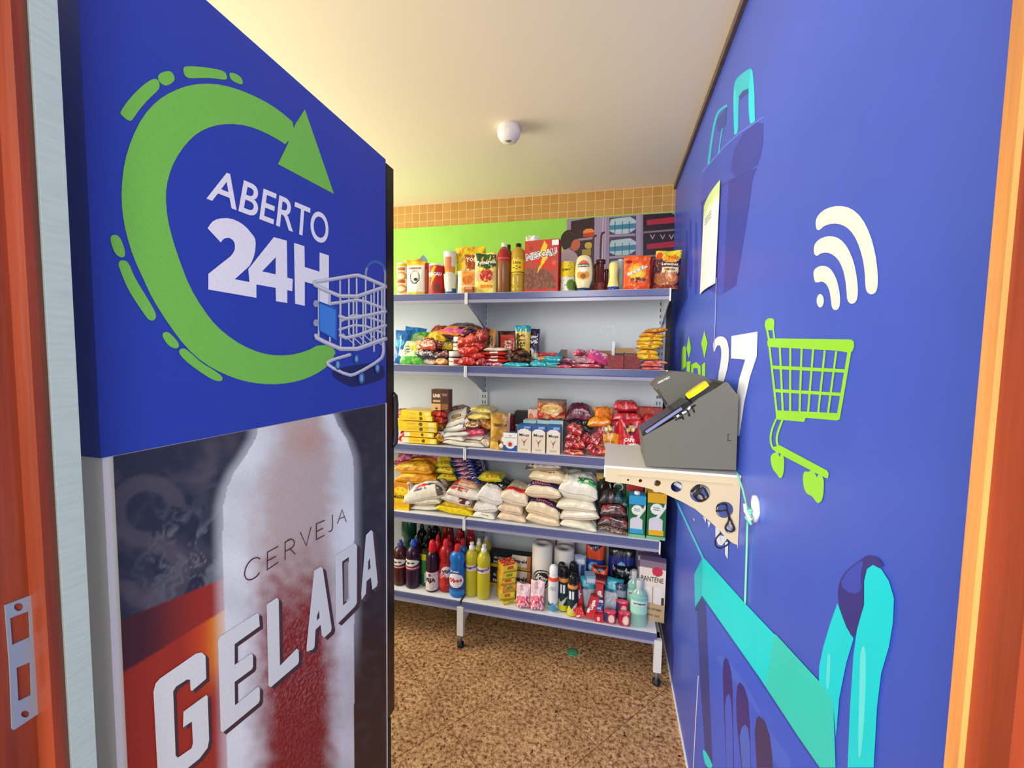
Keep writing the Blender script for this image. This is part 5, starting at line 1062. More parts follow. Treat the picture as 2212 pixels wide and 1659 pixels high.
for i, (bx, ry, rz, lb) in enumerate((((1217, 1262, 974, 985), 4, 0, 'orange red pack lowest left in the red heap'), ((1218, 1250, 955, 972), -14, 10, 'red pack left side, just above the orange red one'), ((1218, 1252, 936, 955), 16, 5, 'red pack at the left middle of the red heap'), ((1222, 1258, 921, 940), 24, -8, 'red pack topmost left in the red heap'), ((1248, 1276, 938, 958), 30, 12, 'red pack in the centre of the red heap'), ((1266, 1290, 936, 962), 34, -6, 'red pack leaning at the top right of the heap'), ((1260, 1296, 962, 984), 20, 8, 'red pack with pale window lowest right'), ((1240, 1268, 956, 974), -8, -10, 'red pack under the centre pack of the heap'), ((1270, 1300, 955, 975), 26, 0, 'red pack beside the orange coffee pouch'))):
    lie('seasoning_pack', lb, 'packet', 2, bx, ['e2502a','b81f26','c42a2e'][0 if i == 0 else 1+i % 2], [('n','f0a0a0',6,.22), ('r',.3,.1,.7,.5,'8e1418'), ('n','f6e0dc',8,.42)], off=.012+.008*(i % 3), D=.08, ry=ry, rz=rz, group=RP, cr=1.4)
lie('snack_packet', 'orange strip of packets lying by the bracket shelf', 'packet', 2, (1284, 1312, 968, 984), 'd8481c', [('n','f08a3a',5,.2)], off=.02, D=.09)

# ================================================================== fourth shelf
MG = 'magenta bags at the back of the fourth shelf'
for i, (bx, ry, lb) in enumerate((((858, 892, 974, 1003), -20, 'magenta bag, leftmost of those at the back of the fourth shelf'), ((886, 922, 973, 998), 10, 'dark magenta bag in the middle of the back row'), ((918, 974, 974, 1000), 14, 'pink striped magenta bag next to the blue packets'))):
    lie('pet_food_bag', lb, 'bag', 3, bx, ['c4417e','98325e','d0508a'][i], [('n','e88ab4',6,.12), ('n','7a2450',5,.3)], off=.11, D=.16, ry=ry, rx=8, group=MG, cr=1.4)
OB = 'orange yellow bags stacked at left of the fourth shelf'
for i, (bx, c, lb, rz) in enumerate((((851, 938, 1022, 1048), 'e8a21c', 'lowest orange yellow bag above the cornstarch box', 4), ((851, 936, 1000, 1026), 'eeb024', 'middle orange yellow bag, its end facing out', -3), ((880, 944, 990, 1008), 'd98a22', 'topmost orange bag, lying further back', 6))):
    lie('flour_bag', lb, 'bag', 3, bx, c, [('n','c87a18',5,.1), ('e',.3,.2,.2,.12,'f4d83a')], off=.05 if i < 2 else .09, D=.2, rz=rz, ry=-2, group=OB, cr=1.0, style='brick')
lie('flour_bag', 'brown orange bag at the very left behind the yellow bags', 'bag', 3, (846, 872, 995, 1008), 'a85a22', [], off=.14, D=.1)
carton('cornstarch_box', 'yellow cornstarch box with dark capitals at the left of the fourth shelf', 'box', 3, (851, 887, 1046), .06, 'f2cb10', [('r',0,.82,1,1,'e88a3a'), ('e',.5,.76,.36,.14,'f8e038'), ('n','e09a18',5,.34), ('t','MAIZENA',.5,.50,.86,.12,'3a2410',0,.03), ('r',.1,.1,.9,.3,'eeb41c')], off=.02, side='c88c1c', top='e0a01c')
for i, (bx, lb, rz) in enumerate((((938, 970, 999, 1011), 'upper yellow and green packet sticking out of the orange bags', 10), ((940, 982, 1013, 1027), 'middle yellow and green packet with a pointed end', -6), ((942, 984, 1026, 1040), 'lower yellow and green packet above the rice bags', 8), ((1031, 1084, 1029, 1045), 'yellow green packet lying alone on the black olive bag', 0))):
    lie('noodle_packet', lb, 'packet', 3, bx, 'dccc1e', [('r',.3,.1,.8,.7,'c8882a'), ('r',.0,.0,.15,1,'8ab82a'), ('r',.88,0,1,1,'8ab82a'), ('n','f2e858',6,.3)], off=.07 if i < 3 else .05, D=.10, rz=rz, group='yellow and green noodle packets', cr=.8)
for i in range(7):
    yb = 1047-i*9; x0 = 988-i*3.2
    lie('wafer_packet', ['lowest', 'second', 'third', 'fourth', 'fifth', 'sixth', 'topmost'][i]+' blue packet counted upwards in the leaning blue stack', 'packet', 3, (x0, x0+54, yb-11, yb), '232a86', [('p',[(.2,.0),(.6,.0),(.8,.5),(.4,.5)],'e08aa0'), ('n','e8d8ea',7,.3), ('n','11163e',4,.25)], off=.08, D=.14, ry=-6+(-1)**i*2, rz=-6, group='leaning stack of blue packets', cr=.9)
lie('wafer_packet', 'very dark blue packet behind the blue stack beside the post', 'packet', 3, (1010, 1044, 990, 1045), '151a3c', [('n','3a4068',5,.2)], off=.16, D=.08)
RC = 'bags of rice and sugar on the fourth shelf'
def grain(lb, bx, c, des, ry=0, rz=0, off=.02, D=.17, g=RC, cr=.7, nm='rice_bag', rx=0): return lie(nm, lb, 'bag', 3, bx, c, des, off=off, D=D, ry=ry, rz=rz, rx=rx, group=g, cr=cr)
CRM = 'efe6cf'
grain('cream rice bag lowest at the left beside the cornstarch box', (878, 948, 1092, 1114), CRM, [('n','f8f2e0',6,.2)], ry=-4)
grain('second cream rice bag up at the left', (886, 952, 1076, 1096), 'f0ead2', [('n','e0d8b8',6,.2)], ry=-7)
grain('upper left rice bag with a red and blue printed corner', (872, 962, 1044, 1084), 'ece8d8', [('p',[(.3,.3),(.65,.25),(.85,1),(.5,1)],'2a3f8a'), ('p',[(.35,.5),(.6,.45),(.7,1),(.45,1)],'c83a34'), ('r',.85,0,1,1,'6a5a54'), ('n','f8f4e8',6,.3)], ry=-16, rx=10, D=.16)
grain('striped brown and white bag leaning behind the upper left rice bag', (930, 972, 1034, 1062), '8a7468', [('r',.2,0,.35,1,'e8e0d8'), ('r',.6,0,.75,1,'2c2a40')], ry=-24, off=.06, D=.12)
grain('bright yellow flour bag low on the front of the shelf', (938, 1021, 1097, 1123), 'f0dc14', [('n','e8b818',8,.25), ('r',0,.6,1,1,'e8c018')], ry=5, nm='flour_bag', g='flour bags on the fourth shelf')
grain('orange yellow flour bag under the red printed white bags', (952, 1022, 1086, 1102), 'e0b028', [('n','f2d870',6,.2)], ry=4, nm='flour_bag', g='flour bags on the fourth shelf', off=.03)
grain('white bag with red print, lowest of three by the yellow flour', (950, 1016, 1070, 1095), 'ece4d8', [('r',.2,.2,.9,.6,'c8352e'), ('r',.6,0,1,.3,'6a2430'), ('n','f6f0e8',6,.2)], ry=9)
grain('white bag with red print, middle of three by the yellow flour', (962, 1034, 1056, 1080), 'efe8dc', [('r',.1,.2,.6,.7,'d4453a'), ('n','f8f4ee',6,.2)], ry=7)
grain('pink and orange bag, top of three by the yellow flour', (976, 1028, 1040, 1064), 'eec2a0', [('e',.5,.5,.35,.25,'d8603a'), ('e',.5,.5,.26,.15,'f0c8b0'), ('r',0,0,.2,1,'c8342c')], ry=8, off=.05)
grain('plain white bag lying on the front edge near the shelf join', (1016, 1070, 1110, 1133), 'f4efe2', [('r',.4,.1,.7,.2,'5a5044')], ry=3, off=.01)
grain('white salt bag with a crumpled top, upper of two', (1028, 1084, 1052, 1092), 'efece6', [('n','f8f6f2',6,.2), ('e',.8,.3,.15,.2,'f0d8d8')], ry=10, nm='salt_bag', g='salt bags', D=.13)
grain('white salt bag below the crumpled one', (1022, 1076, 1082, 1112), 'f0eae2', [('n','f8f6f2',6,.2)], ry=-6, nm='salt_bag', g='salt bags', off=.03)
lie('olive_bag', 'black bag with pale green lettering behind the white salt bag', 'bag', 3, (1053, 1098, 1044, 1066), '1e2420', [('n','8a9a5a',6,.38), ('t','OLIV',.4,.3,.5,.3,'d8dcb0',-.1)], off=.06, D=.12, ry=10)
SG = 'cream sugar bags stacked on the fourth shelf'
grain('sugar bag with a red printed band, top of the left sugar stack', (1078, 1138, 1056, 1096), 'f0dfc2', [('r',.1,.32,.9,.85,'c8222a'), ('r',.1,.85,.9,1,'e8b0a0'), ('r',.45,.15,.7,.2,'6a3a34')], ry=10, g=SG, nm='sugar_bag')
grain('cream sugar bag in the middle of the left sugar stack', (1073, 1128, 1088, 1114), 'efd8bc', [('n','e8c8a8',5,.2)], ry=6, g=SG, nm='sugar_bag')
grain('cream sugar bag at the bottom of the left sugar stack', (1073, 1136, 1111, 1134), 'f0dcbc', [('n','e8cca8',5,.2)], ry=3, g=SG, nm='sugar_bag')
grain('dark silver bag end on top of the centre sugar stack', (1134, 1214, 996, 1020), 'b8a890', [('r',0,.0,.25,1,'3a3440'), ('n','d8ccb8',6,.1)], ry=-6, g=SG, nm='sugar_bag', off=.03)
grain('round cream sugar bag with red script near the top of the centre stack', (1141, 1226, 1018, 1047), 'eed9ac', [('t','carpi',.45,.35,.4,.2,'b8402a')], ry=3, g=SG, nm='sugar_bag', off=.025)
grain('sugar bag with navy band and pink name, upper one in the centre stack', (1133, 1213, 1046, 1084), 'efd9b4', [('r',0,.24,1,1,'201a4a'), ('t','LIANCA',.45,.42,.5,.2,'e8668a'), ('r',.0,.4,.12,.5,'e8e8f0')], ry=0, g=SG, nm='sugar_bag', off=.015)
grain('sugar bag with navy band and pink name, lower one in the centre stack', (1131, 1207, 1079, 1124), 'efd8b0', [('r',0,.24,1,1,'1c1840'), ('t','LIANCA',.5,.42,.5,.2,'e8606e')], ry=11, g=SG, nm='sugar_bag', off=.015)
grain('cream sugar bag at the bottom of the centre stack', (1134, 1209, 1113, 1145), 'efd9b2', [('n','e8cca0',5,.2)], ry=6, g=SG, nm='sugar_bag', off=.01)
grain('white rice bag with a bright green label, top of the right stack', (1203, 1290, 1030, 1086), 'efe9d4', [('r',.45,.35,.98,1,'1d7a44'), ('r',.45,.3,.95,.5,'46b848'), ('n','f6f2e4',6,.3), ('r',.1,.6,.4,.63,'6a6a60')], ry=7, D=.15)
grain('plain cream rice bag, second in the right stack', (1201, 1289, 1078, 1109), 'efe5c8', [('n','f6eed8',6,.2)], ry=0)
grain('plain tan rice bag, third in the right stack', (1208, 1297, 1101, 1129), 'e8d8c0', [('n','efe0cc',6,.2)], ry=-6)
grain('flat striped white bag, fourth in the right stack', (1232, 1290, 1126, 1141), 'e6dfc8', [('n','5a4a3a',5,.36)], ry=-3, off=.03)
grain('flat cream bag at the very bottom of the right stack', (1208, 1290, 1130, 1153), 'efe6cc', [('n','f6efdc',6,.2)], ry=5, off=.008)
lie('coffee_bag', 'big dark crumpled coffee bag in front of the dark green cartons', 'bag', 3, (1292, 1346, 1064, 1098), '2c1e1c', [('n','4a3834',5,.15)], off=.05, D=.1, cr=1.6)
lie('coffee_bag', 'teal tipped dark bag beside the blue topped milk carton', 'bag', 3, (1330, 1358, 1082, 1100), '1c4a50', [('n','2a8088',5,.1)], off=.05, D=.08)
for i, (bx, lb, ry) in enumerate((((1296, 1354, 1094, 1120), 'black and red bean bag, upper of two with white lettering', -4), ((1290, 1362, 1120, 1148), 'black and red bean bag, lower of two with white lettering', 5))):
    lie('bean_bag', lb, 'bag', 3, bx, '3a2428', [('r',.05,.3,.4,.75,'c4202a'), ('r',.75,.3,1,.75,'c4202a'), ('t','SUPERBOM',.55,.3,.4,.12,'f0ece8'), ('n','8a5a58',9,.15)], off=.025, D=.12, ry=ry, group='black and red bean bags')
lie('bean_bag', 'brown bean bag flattened at the shelf edge before the milk cartons', 'bag', 3, (1294, 1358, 1144, 1160), '5a3834', [('n','b89a8a',7,.1)], off=.012, D=.11, ry=8)
MC = 'one-litre milk cartons'
def milk(lb, bx, D, c, off, group=MC):
    x, Y, z_, w_, h = spot(3, bx[0], bx[1], bx[2], None, off); t = thing('milk_carton', lb, 'carton', (x, Y+D/2, z_), (0, 0, 0), group)
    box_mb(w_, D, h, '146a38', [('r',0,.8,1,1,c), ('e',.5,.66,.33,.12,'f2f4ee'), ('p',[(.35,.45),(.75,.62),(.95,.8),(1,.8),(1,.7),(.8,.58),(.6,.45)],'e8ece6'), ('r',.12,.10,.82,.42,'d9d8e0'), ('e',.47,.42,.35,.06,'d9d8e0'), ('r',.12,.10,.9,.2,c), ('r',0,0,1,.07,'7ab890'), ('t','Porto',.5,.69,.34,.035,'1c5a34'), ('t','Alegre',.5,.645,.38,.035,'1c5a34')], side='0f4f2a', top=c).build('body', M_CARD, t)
    cap_on(t, (0, 0, h), .015, .014, 'f2f2f0'); return t
milk('milk carton with blue top and green body, left front on the fourth shelf', (1355, 1396, 1062), .07, '2a9fd0', .012)
milk('milk carton with yellow top and green body, right front on the fourth shelf', (1399, 1440, 1066), .07, 'eab018', .012)
milk('red topped milk carton behind the blue topped one', (1353, 1390, 1046), .07, 'b8302a', .095)
milk('yellow topped milk carton behind the front yellow one', (1393, 1428, 1048), .07, 'd8a018', .095)
for i, (x0, lb) in enumerate(((1290, 'dark green milk carton behind the crumpled coffee bag, left one'), (1322, 'dark green milk carton behind the crumpled coffee bag, right one'))):
    x, Y, z_, w_, h = spot(3, x0, x0+31, 1036, None, .13); t = thing('milk_carton', lb, 'carton', (x, Y+.035, z_), (0, 0, 0), MC)
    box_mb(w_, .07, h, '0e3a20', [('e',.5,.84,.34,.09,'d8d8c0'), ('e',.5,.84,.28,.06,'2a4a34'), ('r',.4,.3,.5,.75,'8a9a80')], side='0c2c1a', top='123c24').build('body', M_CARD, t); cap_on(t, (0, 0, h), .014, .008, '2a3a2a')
carton('bouillon_box', 'small tan box with a yellow picture left of the bracket', 'box', 3, (1288, 1306, 1022, 1040), .05, 'a8925a', [('r',.1,.1,.7,.7,'d8a82a')], off=.135)

# ================================================================== bottom shelf
DET = [(.88,0),(.98,.02),(1,.05),(1,.34),(.94,.40),(.94,.62),(1,.68),(.95,.75),(.7,.82),(.4,.86),(.3,.87)]
DCAP = pc([(.4,.86),(.42,.88),(.42,.93),(.3,.95),(.28,.99),(.15,1)], 'ffffff')
def recol(p, c): return [(r, z, c) for r, z, _ in p]
YL = [('r',0,.55,1,.58,'c8b8d0'), ('e',.42,.62,.5,.26,'efeee8'), ('t','Ype',.42,.62,.6,.26,'1a1c24',0,.04), ('r',.05,.12,.95,.28,'d8606a'), ('r',.1,.18,.8,.22,'f4dcd8')]
bottle('detergent_bottle', 'brown detergent bottle with an oval white badge at the far left', 'bottle', 4, (843, 873, 1169), pc(DET,'4a1a1c'), recol(DCAP,'4a4a9a'), (.38,.66,'3a1a1c'), YL, off=.03, group='dish detergent bottles')
bottle('detergent_bottle', 'purple detergent bottle with blue cap and an oval white badge', 'bottle', 4, (870, 900, 1172), pc(DET,'2c1030'), recol(DCAP,'2a56b8'), (.38,.66,'3a1740'), YL, off=.025, group='dish detergent bottles')
bottle('detergent_bottle', 'dark detergent bottle with a blue cap behind the purple one', 'bottle', 4, (882, 905, 1160), pc(DET,'1c1424'), recol(DCAP,'3a4a9a'), off=.10, group='dish detergent bottles')
bottle('disinfectant_bottle', 'big ribbed dark green bottle at the back left of the bottom shelf', 'bottle', 4, (861, 891, 1116), pc([(.9,0),(1,.03),(1,.3),(.8,.36),(.8,.42),(.72,.5),(.72,.56),(.98,.6),(1,.72),(.98,.84),(.8,.90)],'0f4a38'), pc([(.55,.88),(.55,.97),(.4,1)],'0c2f26'), off=.20)
for i, (bx, of, lb) in enumerate((((893, 914, 1138), .24, 'black bottle, leftmost in the dark group at the back'), ((906, 928, 1146), .18, 'black bottle with a pale glint right of the leftmost dark one'), ((922, 944, 1131), .26, 'tallest black bottle in the dark group at the back'), ((932, 950, 1150), .22, 'black bottle beside the amber dome bottle'), ((900, 920, 1166), .12, 'black bottle above the green and yellow container'))):
    bottle('bleach_bottle', lb, 'bottle', 4, bx, pc(DET,'101014'), recol(DCAP,'1e1e26'), off=of, group='black bottles at the back of the bottom shelf')
bottle('wax_container', 'green container with yellow top band behind the purple cleaner', 'bottle', 4, (905, 926, 1189), pc([(.95,0),(1,.02),(1,.93),(.9,.95)],'1f7a3c'), pc([(.95,.94),(.95,.985),(.85,1)],'2a3a1a'), (.02,.93,'2f8a44'), [('r',0,.82,1,1,'e8dc1c'), ('r',.0,.0,1,.35,'1a6a48'), ('r',.55,.1,.62,.4,'d8e8d8')], off=.07)
VJ = [(.92,0),(1,.02),(1,.50),(.98,.62),(.95,.70),(.6,.77),(.35,.79)]
VCAP = pc([(.55,.77),(.62,.79),(.6,.86),(.5,.94),(.35,.99),(.1,1)], 'd82028')
bottle('cleaner_bottle', 'purple cleaner bottle with a white label and red cap', 'bottle', 4, (918, 944, 1171), pc(VJ,'2a0f2e'), VCAP, (.04,.40,'e8dcd8'), [('n','d8b8c0',7,.2), ('t','VEJA',.5,.55,.56,.3,'2a1a34',0,.05), ('e',.5,.85,.08,.08,'7a4a8a')], off=.03, group='multi-purpose cleaner bottles')
SQ = [(.85,0),(.98,.03),(1,.08),(.98,.45),(.92,.56),(.84,.62),(1,.70),(1,.76),(.85,.82),(.5,.87),(.36,.88)]
bottle('cleaner_bottle', 'red cleaner bottle with a white oval badge, left of the blue one', 'bottle', 4, (941, 971, 1173), pc(SQ,'a81a22'), pc([(.42,.87),(.44,.9),(.42,.95),(.25,1)],'e02a3a'), (.08,.56,'b01c24'), [('e',.62,.68,.26,.22,'f0e4e8'), ('t','VEJA',.62,.69,.38,.16,'2a2448',.2,.05), ('e',.35,.25,.2,.22,'d8321c'), ('e',.35,.5,.12,.1,'e88a9a'), ('n','d04a4a',6,.3)], off=.022, sq=.75, group='multi-purpose cleaner bottles')
bottle('cleaner_bottle', 'bright blue cleaner bottle with red cap and white oval badge at the shelf join', 'bottle', 4, (967, 1000, 1182), pc(SQ,'1470c4'), pc([(.36,.87),(.38,.9),(.38,.97),(.3,1)],'d8303a'), (.06,.56,'1a62b4'), [('e',.5,.55,.42,.3,'1a2a5a'), ('e',.5,.56,.38,.27,'f0eef4'), ('t','Oboo',.5,.58,.62,.2,'c4242e',.1,.05), ('r',0,0,1,.16,'2a8ad8'), ('t','2x mais',.45,.92,.4,.08,'e8f0fa'), ('p',[(.1,.3),(.5,.18),(.9,.34),(.9,.22),(.1,.16)],'5a2a6a')], off=.012, sq=.75, group='multi-purpose cleaner bottles')
bottle('cleaner_bottle', 'blue cleaner bottle behind the front blue one', 'bottle', 4, (984, 1008, 1168), pc(SQ,'1260a8'), pc([(.36,.87),(.38,.9),(.38,.97),(.3,1)],'c82838'), off=.09, sq=.75, group='multi-purpose cleaner bottles')
bottle('cleaner_bottle', 'amber domed bottle rising behind the red caps', 'bottle', 4, (949, 976, 1134), pc([(.9,0),(1,.03),(1,.7),(.98,.82),(.85,.92),(.5,.98),(.1,1)],'8a1c12'), None, (.1,.6,'a8301c'), off=.16, sq=.8, mt=M_LIQ)
for i, (bx, of, c, lb) in enumerate((((935, 950, 1158), .11, 'c81c28', 'red capped bottle behind the purple cleaner bottle'), ((960, 975, 1158), .10, 'b8283a', 'red capped bottle just behind the red cleaner bottle'), ((979, 998, 1148), .17, 'b01820', 'red bottle at the back, left of the shelf clip'), ((989, 1002, 1136), .24, '8a1418', 'dark red bottle farthest back under the shelf clip'), ((1003, 1024, 1142), .20, 'a01a22', 'red bottle at the back right of the shelf clip'), ((974, 989, 1164), .13, 'a82028', 'small red cap visible over the blue bottle'))):
    bottle('cleaner_bottle', lb, 'bottle', 4, bx, pc(SQ,c), pc([(.5,.86),(.55,.9),(.5,.96),(.3,1)],'d0242c' if i % 2 == 0 else '9a1418'), (.3,.5,'e8b0a8') if i in (4,) else None, off=of, group='red bottles behind the front row')
LM = [(.85,0),(.95,.02),(1,.05),(1,.46),(.95,.48),(.95,.62),(1,.66),(1,.74),(.85,.81),(.5,.86),(.33,.875)]
LC = pc([(.42,.87),(.45,.88),(.45,.925),(.3,.94),(.28,.965),(.33,.975),(.3,1)], 'f0f0ec')
for i, (bx, of, lb) in enumerate((((1000, 1027, 1179), .03, 'yellow dish liquid bottle, front left of four with white caps'), ((1027, 1055, 1183), .03, 'yellow dish liquid bottle, front right of four with white caps'), ((1020, 1042, 1168), .11, 'yellow dish liquid bottle, back left of four with white caps'), ((1037, 1058, 1160), .17, 'yellow dish liquid bottle, back right of four, greyish cap'))):
    bottle('dish_liquid_bottle', lb, 'bottle', 4, bx, pc(LM,'e2d838'), recol(LC,'f0f0ec' if i < 3 else 'b8b4b0'), (.50,.61,'e6dcc0'), [('p',[(0,.1),(1,.4),(1,1),(0,.7)],'d8c8d8'), ('t','limpol',.5,.55,.8,.5,'4a3a9a',.15,.06)], off=of, mt=M_LIQ, group='yellow dish liquid bottles')
for i, (yt, yb, x0, x1, lb) in enumerate(((1230, None, 1056, 1146, 'lower black and gold box of cooking paper at the back'), (1197, 1229, 1058, 1146, 'upper black and gold box of cooking paper at the back'))):
    carton('foil_box', lb, 'box', 4, (x0, x1, yt, yb) if yb else (x0, x1, yt), .05, '16171a', [('p',[(.46,.0),(.56,1),(1,1),(1,0)],'e0d6c4'), ('r',0,0,1,.2,'c8a03a'), ('r',.92,0,1,1,'c8784a'), ('t','Frapeld',.74,.58,.34,.3,'1c1c1c',-.05,.04), ('t','FOLHA DE',.28,.35,.36,.18,'e8e8e8'), ('t','ALUMINIO',.28,.65,.36,.16,'c8c8c8')], off=.16, side='b8853a', group='cooking paper boxes')
for i, (x0, yt, yb, c, tc_) in enumerate(((1078, 1297, None, 'e0d21c', '9aa030'), (1072, 1281, 1297, 'e8dc20', 'e0cf2a'), (1075, 1265, 1281, 'e8903a', 'd05a5a'), (1073, 1250, 1266, 'eecf30', 'e8a030'), (1075, 1237, 1252, 'f0d828', 'e89a3a'), (1076, 1222, 1238, 'f0dc30', 'c8323a'))):
    carton('sponge_pack', ['lowest', 'second', 'third', 'fourth', 'fifth', 'topmost'][i]+' sponge pack counted upwards in the yellow and red stack', 'pack', 4, (x0, x0+32, yt, yb) if yb else (x0, x0+32, yt), .075, c, [('n','f8f080',5,.3), ('r',0,0,1,.28,'c8a018'), ('r',.3,.4,.7,.8,'d8602a' if i % 2 else '8aa028')], off=.035, side='d8a82a', top=tc_, rz=(34, 28, 36, 30, 33, 38)[i], group='stack of sponge packs', topdes=[('n','f0c050',6,.25)])
for i, (bx, lb) in enumerate((((1112, 1143, 1270), 'pink and clear pack of razors, left one'), ((1143, 1174, 1264), 'pink and clear pack of razors, right one beside the white spray can'))):
    bag('razor_pack', lb, 'pack', 4, bx, 'ecc4cc', [('r',0,0,1,.5,'e0405a'), ('n','f6e0e6',6,.1), ('r',.2,.1,.7,.2,'f4b0bc'), ('r',.3,.7,.5,.95,'c8a8a8'), ('e',.4,.4,.2,.1,'f080a0')], off=.012, T=.04, style='pouch', group='pink razor packs', rx=-10, cr=1.2)
# kitchen paper rolls
def roll(lb, bx, off, logo):
    x, Y, z_, w_, h = spot(4, bx[0], bx[1], bx[2], None, off); R = w_/2; t = thing('paper_towel_roll', lb, 'roll', (x, Y+R, z_), (0, 0, 0), 'kitchen paper rolls')
    mb = MB(); mb.lathe([(R*.97,0,'e9e2d8'),(R,.005,'e9e2d8'),(R,h-.008,'e9e2d8'),(R*.95,h,'e4ddd6'),(R*.36,h-.001,'dcd5cf'),(R*.34,h-.02,'6a625c'),(.001,h-.021,'5a524c')], 28); mb.build('paper', M_PAPER, t)
    if logo: label_mb(R, h, .22, .62, 'e9e2d8', [('e',.55,.5,.30,.44,'2a2226'), ('e',.55,.5,.26,.38,'e9e2d8'), ('e',.55,.5,.23,.33,'2a2226'), ('t','KISS',.55,.5,.36,.3,'f2eeea',-.5,.06)]).build('printed_film', M_FILM, t)
    return t
roll('kitchen paper roll with a round black badge beside the foil boxes', (1146, 1190, 1183), .09, True)
roll('plain kitchen paper roll showing behind the one with the badge', (1156, 1197, 1163), .22, False)
roll('plain kitchen paper roll behind the white spray can', (1192, 1241, 1182), .12, False)
roll('plain kitchen paper roll at the back right of the others', (1200, 1240, 1166), .24, False)
SP = [(.92,0),(1,.01),(1,.70),(.93,.76),(.8,.79)]
def spray(lb, bx, c, cap, off, ldes, band):
    return bottle('spray_can', lb, 'can', 4, bx, pc(SP,c), pc([(.82,.78),(.86,.8),(.84,.93),(.6,.985),(.2,1)],cap), (.02,.76,c), ldes+[('r',0,.9,1,1,band)], off=off, group='deodorant spray cans')
spray('white deodorant can with an orange ring, left of the dark ones', (1184, 1206, 1224), 'e6e8ea', 'f4f4f4', .03, [('p',[(0,.0),(.5,.28),(1,.0)],'5a9ab8'), ('p',[(0,.3),(.5,.2),(0,.1)],'2a5a7a'), ('p',[(1,.3),(.5,.2),(1,.12)],'8ab8cc'), ('t','rexona',.5,.68,.24,.2,'8a98a8',1.57)], 'e8542a')
spray('dark green and yellow deodorant can, middle of the front three', (1205, 1228, 1232), '12343a', '17181a', .024, [('r',0,0,1,.16,'e0d01c'), ('p',[(0,.0),(.2,.35),(.6,.16),(1,.1),(1,0)],'d8d020'), ('p',[(.1,.1),(.6,.4),(.9,.5),(.5,.2)],'c8d0c8'), ('r',.3,.55,.42,.8,'e8ecec'), ('r',.5,.55,.62,.8,'e8ecec')], 'e89040')
spray('dark green and yellow deodorant can, right of the front three', (1227, 1251, 1239), '12343a', '17181a', .02, [('r',0,0,1,.14,'e0d01c'), ('p',[(0,.0),(.3,.34),(.6,.16),(1,.1),(1,0)],'e0d020'), ('p',[(.3,.1),(.7,.4),(.95,.42),(.6,.14)],'d0d4c8'), ('r',.3,.55,.42,.8,'e8ecec'), ('r',.5,.55,.62,.8,'e8ecec')], 'e89040')
for i, (bx, of, lb) in enumerate((((1203, 1222, 1218), .10, 'black capped deodorant can, back left behind the dark pair'), ((1218, 1238, 1213), .13, 'black capped deodorant can, farthest back'), ((1226, 1246, 1224), .085, 'black capped deodorant can directly behind the right dark one'))):
    bottle('spray_can', lb, 'can', 4, bx, pc(SP,'18282c'), pc([(.82,.78),(.86,.8),(.84,.93),(.6,.985),(.2,1)],'1c1c20'), off=of, group='deodorant spray cans')
bag('pad_pack', 'blue and white pack behind the dark spray cans', 'pack', 4, (1239, 1266, 1203), 'a8b4cc', [('r',0,0,1,.35,'2a3a80'), ('r',.1,.5,.4,.8,'2a4a8a'), ('r',.6,.5,.9,.8,'2a4a8a'), ('r',.1,.84,.9,.92,'e8ecf4')], off=.17, T=.05, style='brick')
for i, (bx, of, lb) in enumerate((((1265, 1307, 1177), .20, 'taller orange and blue pack at the back of the bottom shelf'), ((1275, 1316, 1221), .13, 'shorter orange and blue pack in front of the taller one'))):
    bag('pad_pack', lb, 'pack', 4, bx, 'dc4a1c', [('r',0,.42,1,.72,'1c3f8e') if i == 0 else ('r',0,.4,1,.8,'1c3f8e'), ('e',.45,.57,.3,.1,'7ac0e8'), ('p',[(0,1),(.5,.86),(1,1)],'2a2438'), ('r',.1,.28,.9,.36,'f09a5a'), ('t','INTIMUS',.48,.57,.44,.06,'f0f8ff')], off=of, T=.06, style='brick', group='orange and blue packs')
for i, (bx, of, lb) in enumerate((((1314, 1374, 1187), .19, 'black pack with a blue panel at the back right'), ((1322, 1378, 1236), .13, 'black pack in front of the one with the blue panel'))):
    bag('pad_pack', lb, 'pack', 4, bx, '0e0e12', ([('r',.02,.35,.98,.85,'162a7a'), ('e',.48,.62,.18,.14,'7ab0e0'), ('r',.2,.42,.8,.48,'e0e4f0')] if i == 0 else [('r',.05,.3,.6,.5,'2a4a8a'), ('n','b8c4d8',6,.4)]), off=of, T=.07, style='brick', group='black hygiene packs', cr=.6)
for i, (bx, of, c, c2, rz, rx, lb) in enumerate((((1264, 1285, 1245, 1262), .10, '8ab8d8', 'dce8f0', 10, 0, 'small pale blue box on top of the teal packs'), ((1284, 1312, 1250, 1264), .10, '5a1c2c', 'c86070', -10, 0, 'small dark red box lying on the teal packs'))):
    carton('soap_box', lb, 'box', 4, bx, .05, c, [('r',.1,.2,.9,.7,c2)], off=of, rz=rz, top=c)
for i, (bx, lb) in enumerate((((1254, 1290, 1259), 'teal and white wipes pack left of the toothpaste box'), ((1300, 1342, 1262), 'teal and white wipes pack right of the toothpaste box'))):
    bag('wipes_pack', lb, 'pack', 4, bx, 'b8bcc8', [('r',0,.62,1,1,'2aa0b4'), ('r',.0,.6,.5,.7,'1c5a80'), ('r',.2,.7,.6,.9,'6ac8d4')], off=.075, T=.05, style='brick', rx=-14, ry=(-4, 6)[i], group='teal wipes packs', cr=.6)
CG = 'toothpaste boxes'
